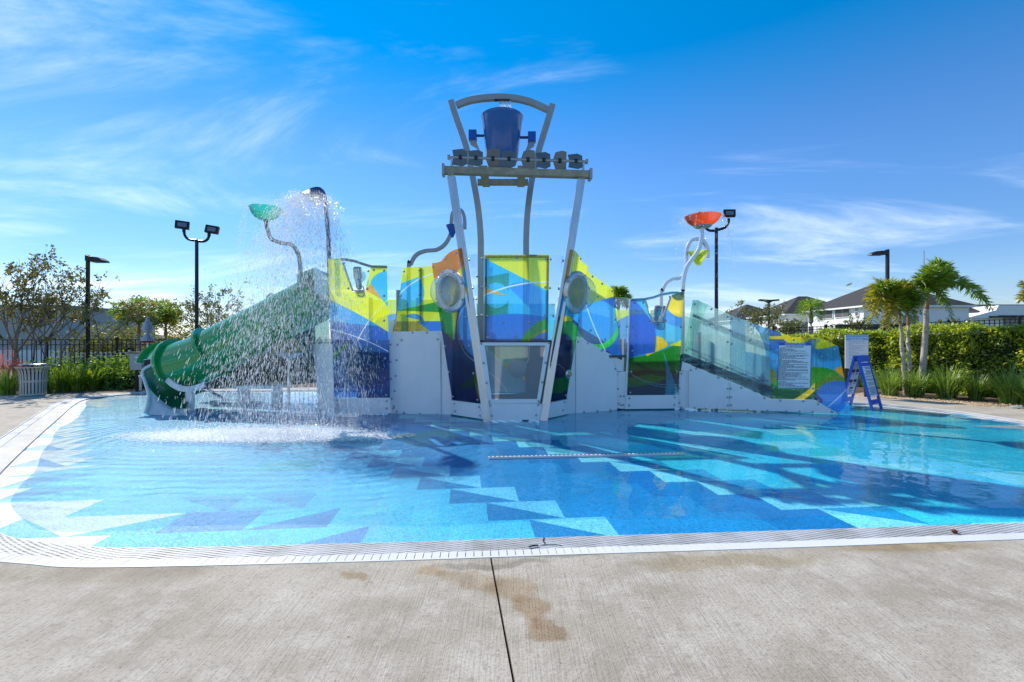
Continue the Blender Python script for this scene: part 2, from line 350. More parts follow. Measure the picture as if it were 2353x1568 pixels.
# --- concrete deck
def concrete(name, stains):
    m, N, L = new_mat(name); b = N['Principled BSDF']; b.inputs['Specular IOR Level'].default_value = .3
    tc = N.new('ShaderNodeTexCoord')
    def noise(scale, det=6, vec=None, rough=.6, stretch=None, dist=0):
        n = N.new('ShaderNodeTexNoise'); n.inputs['Scale'].default_value = scale; n.inputs['Detail'].default_value = det; n.inputs['Roughness'].default_value = rough; n.inputs['Distortion'].default_value = dist
        if stretch:
            mp = N.new('ShaderNodeMapping'); mp.inputs['Scale'].default_value = stretch; mp.inputs['Rotation'].default_value = (0, 0, R(-6)); L.new(tc.outputs['Object'], mp.inputs[0]); L.new(mp.outputs[0], n.inputs[0])
        else: L.new(tc.outputs['Object'], n.inputs[0])
        return n.outputs[0]
    def mix(fac, a, bcol, blend='MIX'):
        x = N.new('ShaderNodeMix'); x.data_type = 'RGBA'; x.blend_type = blend
        for i, v in ((0, fac), (6, a), (7, bcol)):
            if isinstance(v, (int, float)): x.inputs[i].default_value = v
            elif isinstance(v, tuple): x.inputs[i].default_value = (*v, 1)
            else: L.new(v, x.inputs[i])
        return x.outputs[2]
    def rng(v, a, bb, c=0.0, d=1.0):
        r = N.new('ShaderNodeMapRange'); r.interpolation_type = 'SMOOTHSTEP'; L.new(v, r.inputs[0])
        for i, q in ((1, a), (2, bb), (3, c), (4, d)): r.inputs[i].default_value = q
        return r.outputs[0]
    big = noise(.9, 5); mid = noise(3.2, 7, rough=.7); fine = noise(60, 4, rough=.7)
    broom = noise(1.0, 5, stretch=(75, 2.6, 1), rough=.65); pits = noise(38, 3, rough=.5)
    c = mix(rng(big, .35, .68), (.33, .285, .225), (.47, .42, .345))
    c = mix(rng(mid, .40, .72), c, (.52, .475, .405))
    c = mix(rng(noise(.55, 4, dist=.6), .52, .70, 0, .55), c, (.40, .345, .255))
    c = mix(rng(broom, .30, .47, .55, 0), c, (.24, .225, .20))
    c = mix(rng(fine, .32, .52, .55, 0), c, (.21, .185, .15))
    c = mix(rng(noise(95, 2, rough=.5), .62, .74, 0, .35), c, (.58, .54, .48))
    c = mix(rng(noise(14, 5, rough=.75), .36, .46, .45, 0), c, (.26, .23, .19))
    c = mix(rng(pits, .25, .33, .75, 0), c, (.10, .09, .075))
    # water and rust stains
    sv = N.new('ShaderNodeSeparateXYZ'); L.new(tc.outputs['Object'], sv.inputs[0])
    dn = N.new('ShaderNodeTexNoise'); dn.inputs['Scale'].default_value = 3.4; dn.inputs['Detail'].default_value = 6; L.new(tc.outputs['Object'], dn.inputs[0])
    dvm = N.new('ShaderNodeVectorMath'); dvm.operation = 'MULTIPLY_ADD'; L.new(dn.outputs['Color'], dvm.inputs[0]); dvm.inputs[1].default_value = (.34, .34, 0); L.new(tc.outputs['Object'], dvm.inputs[2])
    for (sx, sy, rx, ry, ang, col, k, soft) in stains:
        mp = N.new('ShaderNodeMapping'); mp.vector_type = 'TEXTURE'; mp.inputs['Location'].default_value = (sx+.17, sy+.17, 0); mp.inputs['Rotation'].default_value = (0, 0, R(ang)); mp.inputs['Scale'].default_value = (rx, ry, 1000)
        L.new(dvm.outputs[0], mp.inputs[0]); ln = N.new('ShaderNodeVectorMath'); ln.operation = 'LENGTH'; L.new(mp.outputs[0], ln.inputs[0])
        c = mix(rng(ln.outputs['Value'], 1.0-soft, 1.0, k, 0), c, col, 'MULTIPLY')
    L.new(c, b.inputs[0]); b.inputs['Roughness'].default_value = .85
    bp = N.new('ShaderNodeBump'); bp.inputs['Strength'].default_value = .9; bp.inputs['Distance'].default_value = .006; L.new(broom, bp.inputs['Height'])
    b2 = N.new('ShaderNodeBump'); b2.inputs['Strength'].default_value = .8; b2.inputs['Distance'].default_value = .005; L.new(fine, b2.inputs['Height']); L.new(bp.outputs[0], b2.inputs['Normal']); L.new(b2.outputs[0], b.inputs['Normal'])
    return m
ST = [(-.52, 2.94, .17, .12, 0, (.74, .56, .34), .65, .5), (-.24, 2.86, .26, .14, -20, (.74, .62, .46), .65, .5), (.02, 2.78, .20, .19, 0, (.74, .60, .42), .65, .5), (.10, 2.55, .13, .20, 25, (.68, .50, .34), .75, .45), (.20, 2.36, .10, .12, 20, (.64, .47, .32), .75, .45), (-.15, 3.06, .5, .07, 3, (.62, .62, .60), .8, .5), (-1.0, 2.9, .12, .06, 10, (.75, .62, .45), .8, .5),
      (1.5, 3.1, .9, .16, 4, (.78, .72, .58), .8, .6), (2.9, 3.35, .8, .14, 4, (.80, .68, .45), .8, .6), (3.4, 3.55, .15, .05, 4, (.5, .5, .48), .8, .5), (-2.6, 2.95, 1.2, .2, 0, (.82, .78, .72), .7, .6), (.35, 3.17, .35, .05, 4, (.6, .62, .58), .8, .5)]
MT['concrete'] = concrete('broomed_concrete', ST)
OUTER = [(-22, -6), (-22, 12.05), (-13.6, 12.55), (-11.2, 13.35), (-9.4, 14.3), (-6, 14.8), (0, 14.3), (6, 13.2), (9.45, 12.75), (9.75, 11.97), (11.2, 10.0), (14.5, 5.6), (19, 0), (19, -6)]
def hit_outer(p, d):
    best = 30
    for (ax, ay), (bx, by) in zip(OUTER, OUTER[1:]+OUTER[:1]):
        ex, ey = bx-ax, by-ay; den = d.x*ey-d.y*ex
        if abs(den) < 1e-9: continue
        t = ((ax-p.x)*ey-(ay-p.y)*ex)/den; s = ((ax-p.x)*d.y-(ay-p.y)*d.x)/den
        if t > 0 and -1e-6 <= s <= 1+1e-6: best = min(best, t)
    return best
deck = bpy.data.objects.new('pool_deck', None); COL.objects.link(deck); tag(deck, kind='structure')
def nearest(x, y, P=None): return min(range(NP), key=lambda i: (PTIL[i].x-x)**2+(PTIL[i].y-y)**2)
cuts = sorted([nearest(-.123, 3.10), nearest(-9.2, 9.0), nearest(-7, 14), nearest(3, 13), nearest(9.6, 7), nearest(8.9, 4)])
for a, b_ in zip(cuts, cuts[1:]+[cuts[0]+NP]):
    top = []; o2 = []
    for k in range(a, b_+1):
        i = k % NP; p = PTIL[i]+NRM[i]*.002; d = NRM[i].copy()
        if k == a: p = p+TAN[i]*.0065
        if k == b_: p = p-TAN[i]*.0065
        if p.y < 4.6 and d.y < 0:
            wgt = min(max((p.x+4.2)/2.0, 0), 1)*min(max((8.0-p.x)/2.5, 0), 1)
            d = d.lerp(Vector((.135, -1, 0)).normalized(), wgt).normalized()
        t = hit_outer(p, d); top.append(p); o2.append(p+d*t)
    n = len(top); vs = [(p.x, p.y, 0) for p in top]+[(p.x, p.y, 0) for p in o2]+[(p.x, p.y, -.13) for p in top]+[(p.x, p.y, -.13) for p in o2]; fs = []
    for i in range(n-1):
        fs += [(i, i+1, n+i+1, n+i), (2*n+i, 2*n+i+1, i+1, i), (n+i, n+i+1, 3*n+i+1, 3*n+i)]
    fs += [(0, n, 3*n, 2*n), (n-1, 3*n-1-0, 0+4*n-1, 2*n-1)]
    fs[-1] = (n-1, 2*n-1, 4*n-1, 3*n-1)
    part('concrete_slab', MB().add(vs, fs), MT['concrete'], deck)
# --- gutter: moulded grating bars, white border tiles
gut = bpy.data.objects.new('pool_gutter', None); COL.objects.link(gut); tag(gut, kind='structure')
m, N, L = new_mat('gutter_plastic'); b = N['Principled BSDF']; b.inputs['Roughness'].default_value = .5; b.inputs['Base Color'].default_value = (.58, .58, .59, 1)
tc = N.new('ShaderNodeTexCoord'); vo = N.new('ShaderNodeTexNoise'); vo.inputs['Scale'].default_value = 90; L.new(tc.outputs['Object'], vo.inputs[0]); bp = N.new('ShaderNodeBump'); bp.inputs['Strength'].default_value = .25; bp.inputs['Distance'].default_value = .003; L.new(vo.outputs[0], bp.inputs['Height']); L.new(bp.outputs[0], b.inputs['Normal'])
gn = N.new('ShaderNodeTexNoise'); gn.inputs['Scale'].default_value = 3.5; gn.inputs['Detail'].default_value = 7; L.new(tc.outputs['Object'], gn.inputs[0]); gc = N.new('ShaderNodeValToRGB'); gc.color_ramp.elements[0].position = .32; gc.color_ramp.elements[0].color = (.40, .39, .37, 1); gc.color_ramp.elements[1].position = .62; gc.color_ramp.elements[1].color = (.58, .58, .59, 1); L.new(gn.outputs[0], gc.inputs[0]); L.new(gc.outputs[0], b.inputs[0])
MT['gutter'] = m
MT['gutter_base'] = pbr('gutter_channel', (.36, .36, .40), .7)
MT['tile'] = pbr('glazed_tile', (.70, .695, .68), .28, var=.05, vscale=1.7)
MT['grout'] = pbr('tile_grout', (.20, .20, .21), .85)
mb = MB()
vs = []; fs = []
for i in range(NP): vs += [(PIN[i].x, PIN[i].y, -.018), (PTIL[i].x, PTIL[i].y, -.018), (PIN[i].x, PIN[i].y, -.12), (PTIL[i].x, PTIL[i].y, -.12)]
for i in range(NP):
    j = (i+1) % NP; fs += [(4*i, 4*j, 4*j+1, 4*i+1), (4*i+2, 4*j+2, 4*j, 4*i), (4*i+1, 4*j+1, 4*j+3, 4*i+3)]
part('channel', mb.add(vs, fs), MT['grout'], gut)
NB = 13
bars = MB()
PB = [i for i in range(0, NP)]
def inview(i): p = PATH[i]; return p.y < 6.8 and abs(p.x) < 1.25*p.y+1.5
for q in range(NB):
    vs = []; fs = []; cnt = 0
    seg = []
    for i in range(NP):
        w = gut_w(i)[0]; pit = w/NB; c = PATH[i]+NRM[i]*(pit*(q+.5)); h = pit*.36; n_ = NRM[i]
        ht = 0.0 if (i+q) % 2 == 0 else -.0035
        for s_, z in ((-h, -.02), (-h*.8, ht), (h*.8, ht), (h, -.02)): vs.append((c.x+n_.x*s_, c.y+n_.y*s_, z))
    for i in range(NP):
        j = (i+1) % NP
        for k in range(3): fs.append((4*i+k, 4*j+k, 4*j+k+1, 4*i+k+1))
    bars.add(vs, fs)
# cross ribs of the grating (nubs that give the woven look)
o = part('grating', bars, MT['gutter'], gut); o['kind'] = 'stuff'
ribs = MB()
for i in range(NP):
    if not inview(i): continue
    w = gut_w(i)[0]; pit = w/NB
    for sub in range(2):
        p = PATH[i]+TAN[i]*(.0293*sub); n_ = NRM[i]
        for q in range(NB):
            if (q+sub) % 2: continue
            c = p+n_*(pit*(q+1.0)); t = TAN[i]*.009; e = n_*(pit*.5)
            ribs.add([c-t-e+Vector((0, 0, -.006)), c+t-e+Vector((0, 0, -.006)), c+t+e+Vector((0, 0, -.006)), c-t+e+Vector((0, 0, -.006))], [(0, 1, 2, 3)])
o = part('grating_rib', ribs, MT['gutter'], gut); o['kind'] = 'stuff'
lip = MB()
vs = []; fs = []
for i in range(NP):
    p = PTIL[i]; n_ = NRM[i]
    vs += [(p.x-n_.x*.018, p.y-n_.y*.018, -.03), (p.x-n_.x*.018, p.y-n_.y*.018, .0035), (p.x+n_.x*.001, p.y+n_.y*.001, .0035), (p.x+n_.x*.001, p.y+n_.y*.001, -.03)]
for i in range(NP):
    j = (i+1) % NP
    for k in range(3): fs.append((4*i+k, 4*j+k, 4*j+k+1, 4*i+k+1))
part('border_trim', lip.add(vs, fs), MT['tile'], gut)
order = sorted(range(NP), key=lambda i: (0 if abs(PATH[i].x) < 1.2*PATH[i].y else 5)+PATH[i].y)
single = set(order[:298]); rest = MB()
for i in range(NP):
    j = (i+1) % NP; e = .03
    a0, a1, b0, b1 = PBAR[i], PTIL[i], PBAR[j], PTIL[j]
    def lerp2(s, t): return a0.lerp(a1, t).lerp(b0.lerp(b1, t), s)
    lift = random.uniform(-.0012, .0012)
    q = [lerp2(.02, .02), lerp2(.98, .02), lerp2(.98, .83), lerp2(.02, .83)]
    q2 = [lerp2(e+.02, .05), lerp2(.98-e, .05), lerp2(.98-e, .81), lerp2(e+.02, .81)]
    mbt = MB() if i in single else rest
    mbt.add([(p.x, p.y, -.018) for p in q]+[(p.x, p.y, .0015+lift) for p in q2], [(4, 5, 6, 7), (0, 1, 5, 4), (1, 2, 6, 5), (2, 3, 7, 6), (3, 0, 4, 7)])
    if i in single: part('tile', mbt, MT['tile'], gut)
o = part('tile_row', rest, MT['tile'], gut); o['kind'] = 'stuff'
# cracks and debris lying on the gutter
for nm, pts, w, lab, cat in (('crack_line', [(1992, 92), (1978, 128), (2003, 168)], .012, None, None), ('crack_line', [(1935, 183), (2120, 172), (2210, 188)], .007, None, None)):
    c11 = crop(1500, 2120, .34)
    pp = [gp(*c11(p)) for p in pts]; mb = MB()
    for (ax, ay), (bx, by) in zip(pp, pp[1:]):
        d = Vector((bx-ax, by-ay, 0)); nn = Vector((-d.y, d.x, 0)).normalized()*w/2
        mb.add([(ax-nn.x, ay-nn.y, .0025), (ax+nn.x, ay+nn.y, .0025), (bx+nn.x, by+nn.y, .0025), (bx-nn.x, by-nn.y, .0025)], [(0, 1, 2, 3)])
    part('crack', mb, MT['dark'], gut)
# --- pool floor: painted cells
O0 = Vector((-.244, 4.306)); UU = Vector((.9954, .0958)); VV = Vector((.0958, -.9954)); CW, CH, SH = .664, .44, .35
PP = [(p.x, p.y) for p in PATH[::4]]
def in_pool(x, y, P=PP):
    c = False; n = len(P); j = n-1
    for i in range(n):
        xi, yi = P[i]; xj, yj = P[j]
        if (yi > y) != (yj > y) and x < (xj-xi)*(y-yi)/(yj-yi)+xi: c = not c
        j = i
    return c
PNP = np.array([[p.x, p.y] for p in PATH[::3]])
def edge_dist(x, y): return float(np.min(np.hypot(PNP[:, 0]-x, PNP[:, 1]-y)))
CB = dict(A=(.02, .47, .82), A2=(.045, .53, .85), LT=(.14, .60, .87), DK=(.010, .25, .56), DP=(.010, .28, .63), DR=(.006, .21, .54), CY=(.04, .60, .82), CL=(.20, .73, .86), WH=(.68, .72, .74), RB=(.010, .25, .58), TL=(.02, .53, .73), MID=(.012, .33, .64))
fv = []; ff = []; fc = []
rs = random.Random(3)
for k in range(-26, 4):
    for j in range(-30, 26):
        def P_(a, b_): return O0+UU*(SH*k+CW*(j+a))+VV*(CH*(k+b_))
        q = [P_(0, 0), P_(1, 0), P_(1, 1), P_(0, 1)]
        if not any(in_pool(p.x, p.y) for p in q): continue
        ctr = P_(.5, .5); ed = edge_dist(ctr.x, ctr.y)
        if j <= -2:
            r = rs.random(); base = 'A' if r < .68 else ('A2' if r < .86 else 'TL'); up = lo = base
            if r > .93: up, lo = 'MID', 'A'
        elif j == -1: up = lo = 'A2'
        elif j == 0: up, lo = 'LT', 'DK'
        elif j in (1, 2): up = lo = 'DP'
        elif j == 3: up = lo = 'DR'
        elif j == 4: up, lo = 'MID', 'CL'
        else:
            r = rs.random(); up = lo = 'CY' if r < .85 else 'CL'
        if k < -6 and rs.random() < .25 and -1 <= j <= 5: up, lo = lo, 'MID'
        left = ctr.x < -3.0; right = ctr.x > 7.6
        flip = False
        if (left and ed < .7) or (right and ed < .75):
            r = rs.random()
            if ed < .40: up, lo = ('WH', 'WH' if r < .45 else ('RB' if r < .75 else 'A'))
            else: up, lo = ('WH', 'A') if r < .35 else (('A', 'A2') if r < .75 else ('MID', 'TL')); flip = left
        elif ctr.y < 4.05 and ctr.x < -1.0:
            up, lo = rs.choice((('TL', 'RB'), ('RB', 'TL'), ('RB', 'RB'), ('TL', 'A'))); flip = True
        b0 = len(fv); fv += [(p.x, p.y, -.03) for p in q]
        if flip: ff += [(b0+3, b0+1, b0), (b0+3, b0+2, b0+1)]; fc += [CB[up], CB[lo]]
        else: ff += [(b0, b0+2, b0+1), (b0, b0+3, b0+2)]; fc += [CB[up], CB[lo]]
me = bpy.data.meshes.new('pool_floor'); me.from_pydata(fv, [], ff)
at = me.color_attributes.new('paint', 'FLOAT_COLOR', 'CORNER'); arr = []
for c in fc: arr += [*c, 1]*3
at.data.foreach_set('color', arr)
m, N, L = new_mat('pool_paint'); b = N['Principled BSDF']; a = N.new('ShaderNodeVertexColor'); a.layer_name = 'paint'
tc = N.new('ShaderNodeTexCoord'); n = N.new('ShaderNodeTexNoise'); n.inputs['Scale'].default_value = 55; n.inputs['Detail'].default_value = 3; L.new(tc.outputs['Object'], n.inputs[0])
n2 = N.new('ShaderNodeTexNoise'); n2.inputs['Scale'].default_value = 1.4; n2.inputs['Detail'].default_value = 5; L.new(tc.outputs['Object'], n2.inputs[0])
mr = N.new('ShaderNodeMapRange'); mr.inputs[1].default_value = .3; mr.inputs[2].default_value = .7; mr.inputs[3].default_value = .62; mr.inputs[4].default_value = 1.25; L.new(n.outputs[0], mr.inputs[0])
mr2 = N.new('ShaderNodeMapRange'); mr2.inputs[1].default_value = .3; mr2.inputs[2].default_value = .7; mr2.inputs[3].default_value = .85; mr2.inputs[4].default_value = 1.1; L.new(n2.outputs[0], mr2.inputs[0])
mm = N.new('ShaderNodeMath'); mm.operation = 'MULTIPLY'; L.new(mr.outputs[0], mm.inputs[0]); L.new(mr2.outputs[0], mm.inputs[1])
vm = N.new('ShaderNodeVectorMath'); vm.operation = 'SCALE'; L.new(a.outputs[0], vm.inputs[0]); L.new(mm.outputs[0], vm.inputs['Scale']); L.new(vm.outputs[0], b.inputs[0])
b.inputs['Roughness'].default_value = .38; b.inputs['Specular IOR Level'].default_value = .32
vo = N.new('ShaderNodeTexVoronoi'); vo.inputs['Scale'].default_value = 130; L.new(tc.outputs['Object'], vo.inputs[0])
bp = N.new('ShaderNodeBump'); bp.inputs['Strength'].default_value = .8; bp.inputs['Distance'].default_value = .004; bp.invert = True; L.new(vo.outputs[0], bp.inputs['Height']); L.new(bp.outputs[0], b.inputs['Normal'])
me.materials.append(m); me.update()
tag(link('pool_floor', me), kind='structure')
# --- water film
def offs(i):
    p = PATH[i]; th = .55*(math.sin(p.x*1.9+.4)+.6*math.sin(p.x*4.3+1.3)+.35*math.sin(p.y*5.1+p.x*7))
    if p.y < 4.3 and p.x > -3.2: d = .34+.10*th+(.10 if -2.6 < p.x < -.8 else 0)
    elif p.x < -3.0 and p.y < 7.5: d = .22+.12*th
    elif p.x < -3 and p.y < 11: d = .20+.10*th
    elif p.x > 7.5: d = .22+.1*th
    else: d = .12+.05*th
    return max(d, .05)
D_ = [offs(i) for i in range(NP)]
D_ = [sum(D_[(i+k) % NP] for k in range(-9, 10))/19 for i in range(NP)]
WPOLY = [PATH[i]-NRM[i]*D_[i] for i in range(0, NP, 3)]
m, N, L = new_mat('water'); N.remove(N['Principled BSDF']); out = N['Material Output']
tc = N.new('ShaderNodeTexCoord'); sp = N.new('ShaderNodeSeparateXYZ'); L.new(tc.outputs['Object'], sp.inputs[0])
def Mth(op, a, b=None, c=None):
    n = N.new('ShaderNodeMath'); n.operation = op
    for i, v in enumerate((a, b, c)):
        if v is None: continue
        if isinstance(v, (int, float)): n.inputs[i].default_value = v
        else: L.new(v, n.inputs[i])
    return n.outputs[0]
nd = N.new('ShaderNodeTexNoise'); nd.inputs['Scale'].default_value = .9; nd.inputs['Detail'].default_value = 3; L.new(tc.outputs['Object'], nd.inputs[0])
dx = Mth('MULTIPLY', Mth('MAXIMUM', Mth('SUBTRACT', Mth('ABSOLUTE', Mth('ADD', sp.outputs[0], 3.7)), 1.2), 0.0), 1.0)
dy = Mth('ADD', sp.outputs[1], -7.2)
dist = Mth('SQRT', Mth('ADD', Mth('MULTIPLY', dx, dx), Mth('MULTIPLY', dy, dy)))
distw = Mth('ADD', dist, Mth('MULTIPLY', nd.outputs[0], .55))
ring = Mth('SINE', Mth('MULTIPLY', distw, 30.0))
amp = Mth('DIVIDE', 1.0, Mth('ADD', 1.0, Mth('POWER', Mth('DIVIDE', dist, 2.9), 4.0)))
ring = Mth('MULTIPLY', ring, amp)
chop = N.new('ShaderNodeTexNoise'); chop.inputs['Scale'].default_value = 16; chop.inputs['Detail'].default_value = 4; L.new(tc.outputs['Object'], chop.inputs[0])
amp2 = Mth('DIVIDE', 1.0, Mth('ADD', 1.0, Mth('POWER', Mth('DIVIDE', dist, 1.5), 4.0)))
swell = N.new('ShaderNodeTexNoise'); swell.inputs['Scale'].default_value = 2.0; swell.inputs['Detail'].default_value = 3; L.new(tc.outputs['Object'], swell.inputs[0])
hgt = Mth('ADD', Mth('ADD', Mth('MULTIPLY', ring, .0022), Mth('MULTIPLY', Mth('MULTIPLY', chop.outputs[0], amp2), .02)), Mth('MULTIPLY', swell.outputs[0], .011))
bp = N.new('ShaderNodeBump'); bp.inputs['Strength'].default_value = 1.0; bp.inputs['Distance'].default_value = 1.0; L.new(hgt, bp.inputs['Height'])
tr = N.new('ShaderNodeBsdfTransparent'); tr.inputs[0].default_value = (.88, .96, .98, 1); gl = N.new('ShaderNodeBsdfGlossy'); gl.inputs['Roughness'].default_value = .03
frn = schlick(N, L, .022, bp.outputs[0]); L.new(bp.outputs[0], gl.inputs['Normal'])
mx = N.new('ShaderNodeMixShader'); L.new(frn, mx.inputs[0]); L.new(tr.outputs[0], mx.inputs[1]); L.new(gl.outputs[0], mx.inputs[2]); L.new(mx.outputs[0], out.inputs[0])
MT['water'] = m
wv = [(p.x, p.y, -.022) for p in WPOLY]
tag(part('pool_water', MB().add(wv, [tuple(range(len(wv)))]), m, None), kind='structure')
# slot drain across the floor
c12 = crop(1350, 1600, .595)
a = gp(*c12((1015, 388)), -.01); b_ = gp(*c12((2318, 360)), -.01)
dr = thing('slot_drain', 'long thin white strip lying straight across the wet blue floor', 'drain', (a[0], a[1], -.03))
d = Vector((b_[0]-a[0], b_[1]-a[1], 0)); mb = MB().bar([(a[0], a[1], -.014), (b_[0], b_[1], -.014)], .045, .03)
part('frame', mb, MT['tile'], dr)
mb = MB(); nseg = 46
for i in range(nseg):
    t = (i+.5)/nseg; p = Vector((a[0], a[1], 0))+d*t; mb.box((p.x, p.y, .003), (.028, .012, .004), math.atan2(d.y, d.x))
o = part('slot', mb, MT['dark'], dr); o['kind'] = 'stuff'
# ================================================================== WATER PLAY STRUCTURE
LIME = (.84, .88, .012); CYAN = (.06, .60, .88); ROYAL = (.015, .24, .70); NAVY = (.010, .045, .26); GREEN = (.018, .42, .045); ORANGE = (.92, .36, .01); OLIVE = (.46, .42, .008)
AMBER = (.80, .48, .012); TEAL = (.014, .40, .34); BLUE = (.05, .40, .84); YEL = (.95, .78, .012); DKG = (.008, .17, .04); CYB = (.05, .46, .84); WHT = (.85, .9, .95); BRG = (.04, .75, .16)
ps = thing('play_structure', 'large water play fort of tinted acrylic panels on white bases with stairs and deck', 'play structure', (0, 9.8, 0))
bolt_mesh = mesh_of(MB().lathe((0, 0, 0), [(.025, 0), (.025, .006), (.018, .013), (.008, .017), (0.0001, .017)], 8, axis=(0, -1, 0)), 'bolt', MT['steel'])
PSO = Matrix.Translation((0, -9.8, 0))
def inset_poly(loc, pts): return [loc(p) for p in pts]
def panel(name, pl, pts, mat, thick=.022, off=0.0, parent=ps, bolts=(), label=None, po=PSO):
    """a flat sheet standing in plane pl, outline in measured points, bolted on; front face is off metres towards the viewer"""
    poly = [pl.loc(p) for p in pts]; mb = MB().prism(poly, -off, -off+thick)
    o = part(name, mb, mat, parent, mw=po @ pl.mat, label=label)
    for bpt in bolts:
        u, v = pl.loc(bpt); link('bolt', bolt_mesh, o, Matrix.Translation((u, -off, v)))
    return o
def C(c, *pts): return [c(p) for p in pts]
pL1 = Plane(gp(*c3((172, 1475))), gp(*c3((655, 1472))))
pL2 = Plane((-2.50, 9.62), (-1.30, 9.50))
pCL = Plane(gp(*c5((225, 1480))), gp(*c5((545, 1530))), 7)
pC = Plane(gp(*c5((545, 1530))), gp(*c5((945, 1524))))
pCR = Plane(gp(*c5((965, 1525))), gp(*c5((1190, 1478))), 7)
pR1 = Plane((1.328, 9.62), (2.275, 9.98))
pR2 = Plane((2.486, 10.0), (3.69, 10.1))
pR = Plane((3.70, 10.14), (7.0, 9.39))
def A(c, col, test, *cons):
    out = []
    for q in cons:
        if q[0] == 'ring': out.append(('ring', [c(p) for p in q[1]], q[2]))
        else: out.append([c(p) for p in q])
    return (col, c(test), out)
# ---- L1
a1 = art_mat('acrylic_lime_blue', pL1.loc, (.015, .20, .60), [
    A(c3, ROYAL, (300, 1100), [(175, 1060), (240, 960), (340, 880)], [(430, 700), (430, 1300)]),
    A(c3, (.012, .20, .48), (520, 1100), [(430, 1240), (600, 1090), (560, 960)]),
    A(c3, GREEN, (190, 985), [(165, 985), (230, 920), (320, 890)], [(165, 1060), (240, 960), (330, 880)]),
    A(c3, CYB, (250, 640), [(150, 700), (470, 735)]),
    A(c3, LIME, (250, 400), [(150, 525), (400, 650), (630, 790)]),
    A(c3, CYAN, (590, 440), [(487, 388), (587, 527)], [(480, 500), (622, 592)], [(480, 390), (530, 315), (600, 285)]),
    A(c3, AMBER, (500, 450), [(440, 436), (492, 385)], [(487, 385), (587, 525)], [(440, 440), (587, 524)]),
    A(c3, WHT, (0, 0), ('ring', [(455, 725), (530, 625), (625, 525)], .008)),
    A(c3, WHT, (0, 0), ('ring', [(440, 860), (530, 900), (635, 955)], .007))])
panel('side_panel', pL1, C(c3, (130, 178), (232, 178), (330, 455), (440, 455), (490, 245), (622, 243), (645, 1335), (172, 1342)), a1, off=.01,
      bolts=C(c3, (600, 280), (515, 275), (468, 283), (460, 432), (302, 428), (264, 218), (600, 490), (600, 697), (607, 1012), (617, 1318), (180, 1320), (150, 700)), label='lime, cyan and navy panel with a notch cut for a water cannon')
panel('base_panel', pL1, C(c3, (175, 1345), (650, 1341), (655, 1470), (175, 1475)), MT['white'], .03, bolts=C(c3, (620, 1367), (620, 1430), (205, 1370), (205, 1435)))
mb = MB(); mb.tube([pL1.pos(*pL1.loc(c3(p)), -.02) for p in ((232, 182), (290, 186), (350, 198), (420, 222), (490, 243), (622, 246))], .028, 8)
auto_smooth(part('top_rail', mb, MT['grey_metal'], ps))
# clear wind screen and post between L1 and L2
def edge_panel(name, P, Q, pts_uv, mat, thick=.012):
    pl = Plane(P, Q); return part(name, MB().prism(pts_uv, 0, thick), mat, ps, mw=PSO @ pl.mat)
def post(x, y, z0, z1, w=.09, mat='grey_metal', d=None):
    return part('post', MB().box((x, y, (z0+z1)/2), (w, d or w, z1-z0)), MT[mat], ps)
zL = W(c3, (690, 245), 9.7).z
panel('clear_screen', Plane((-2.78, 9.72), (-2.28, 9.78)), C(c3, (625, 243), (757, 252), (690, 690), (640, 700)), MT['clear'], .01)
panel('corner_post', Plane((-2.64, 9.60), (-2.30, 9.60)), C(c3, (640, 700), (690, 690), (668, 790), (735, 882), (735, 1474), (650, 1470)), MT['white'], .05, bolts=C(c3, (652, 895), (712, 897), (652, 1040), (703, 1027), (657, 1183), (696, 1157), (688, 1285), (662, 1350), (680, 1415), (675, 1430), (705, 1455)))
# ---- L2
a2 = art_mat('acrylic_cyan_lime', pL2.loc, CYAN, [
    A(c3, LIME, (840, 280), [(757, 268), (830, 290), (893, 345)]), A(c3, LIME, (960, 280), [(890, 330), (1000, 290)]),
    A(c3, LIME, (850, 645), [(700, 612), (830, 600), (900, 555)]),
    A(c3, GREEN, (1000, 600), [(900, 570), (1060, 535)], [(920, 620), (1060, 625)]),
    A(c3, BLUE, (840, 660), [(780, 660), (860, 638), (930, 690)], [(780, 665), (850, 680), (930, 705)]),
    A(c3, OLIVE, (750, 740), [(690, 702), (1090, 700)]),
    A(c3, ROYAL, (1000, 730), [(870, 705), (930, 745), (975, 782)], [(690, 702), (1090, 700)]),
    A(c3, WHT, (0, 0), ('ring', [(730, 470), (850, 372), (1000, 305)], .012))])
panel('side_panel', pL2, C(c3, (757, 252), (1000, 240), (1110, 782), (668, 788), (700, 700)), a2, bolts=C(c3, (765, 285), (737, 488), (893, 275), (893, 480), (893, 685), (893, 768), (697, 775), (687, 692)), label='cyan and lime panel above the white opening panel')
part('mullion', MB().prism([pL2.loc(c3(p)) for p in ((886, 250), (912, 250), (905, 700), (886, 700))], .03, .06), MT['grey_metal'], ps, mw=PSO @ pL2.mat)
panel('base_panel', pL2, C(c3, (735, 880), (782, 788), (1020, 783), (1070, 875), (1075, 1481), (735, 1476)), MT['white'], .03, off=.02, bolts=C(c3, (838, 797), (958, 797), (748, 860), (1050, 853), (767, 1465), (900, 1473), (1045, 1480)))
panel('base_panel', pL2, C(c3, (668, 789), (778, 789), (733, 880), (668, 880)), MT['white'], .03)
panel('base_panel', pL2, C(c3, (1025, 784), (1090, 784), (1095, 876), (1073, 876)), MT['white'], .03)
panel('return_panel', Plane((-1.47, 9.52), (-1.06, 9.26)), C(c3, (1075, 800), (1170, 800), (1160, 1482), (1075, 1481)), MT['white'], .03)
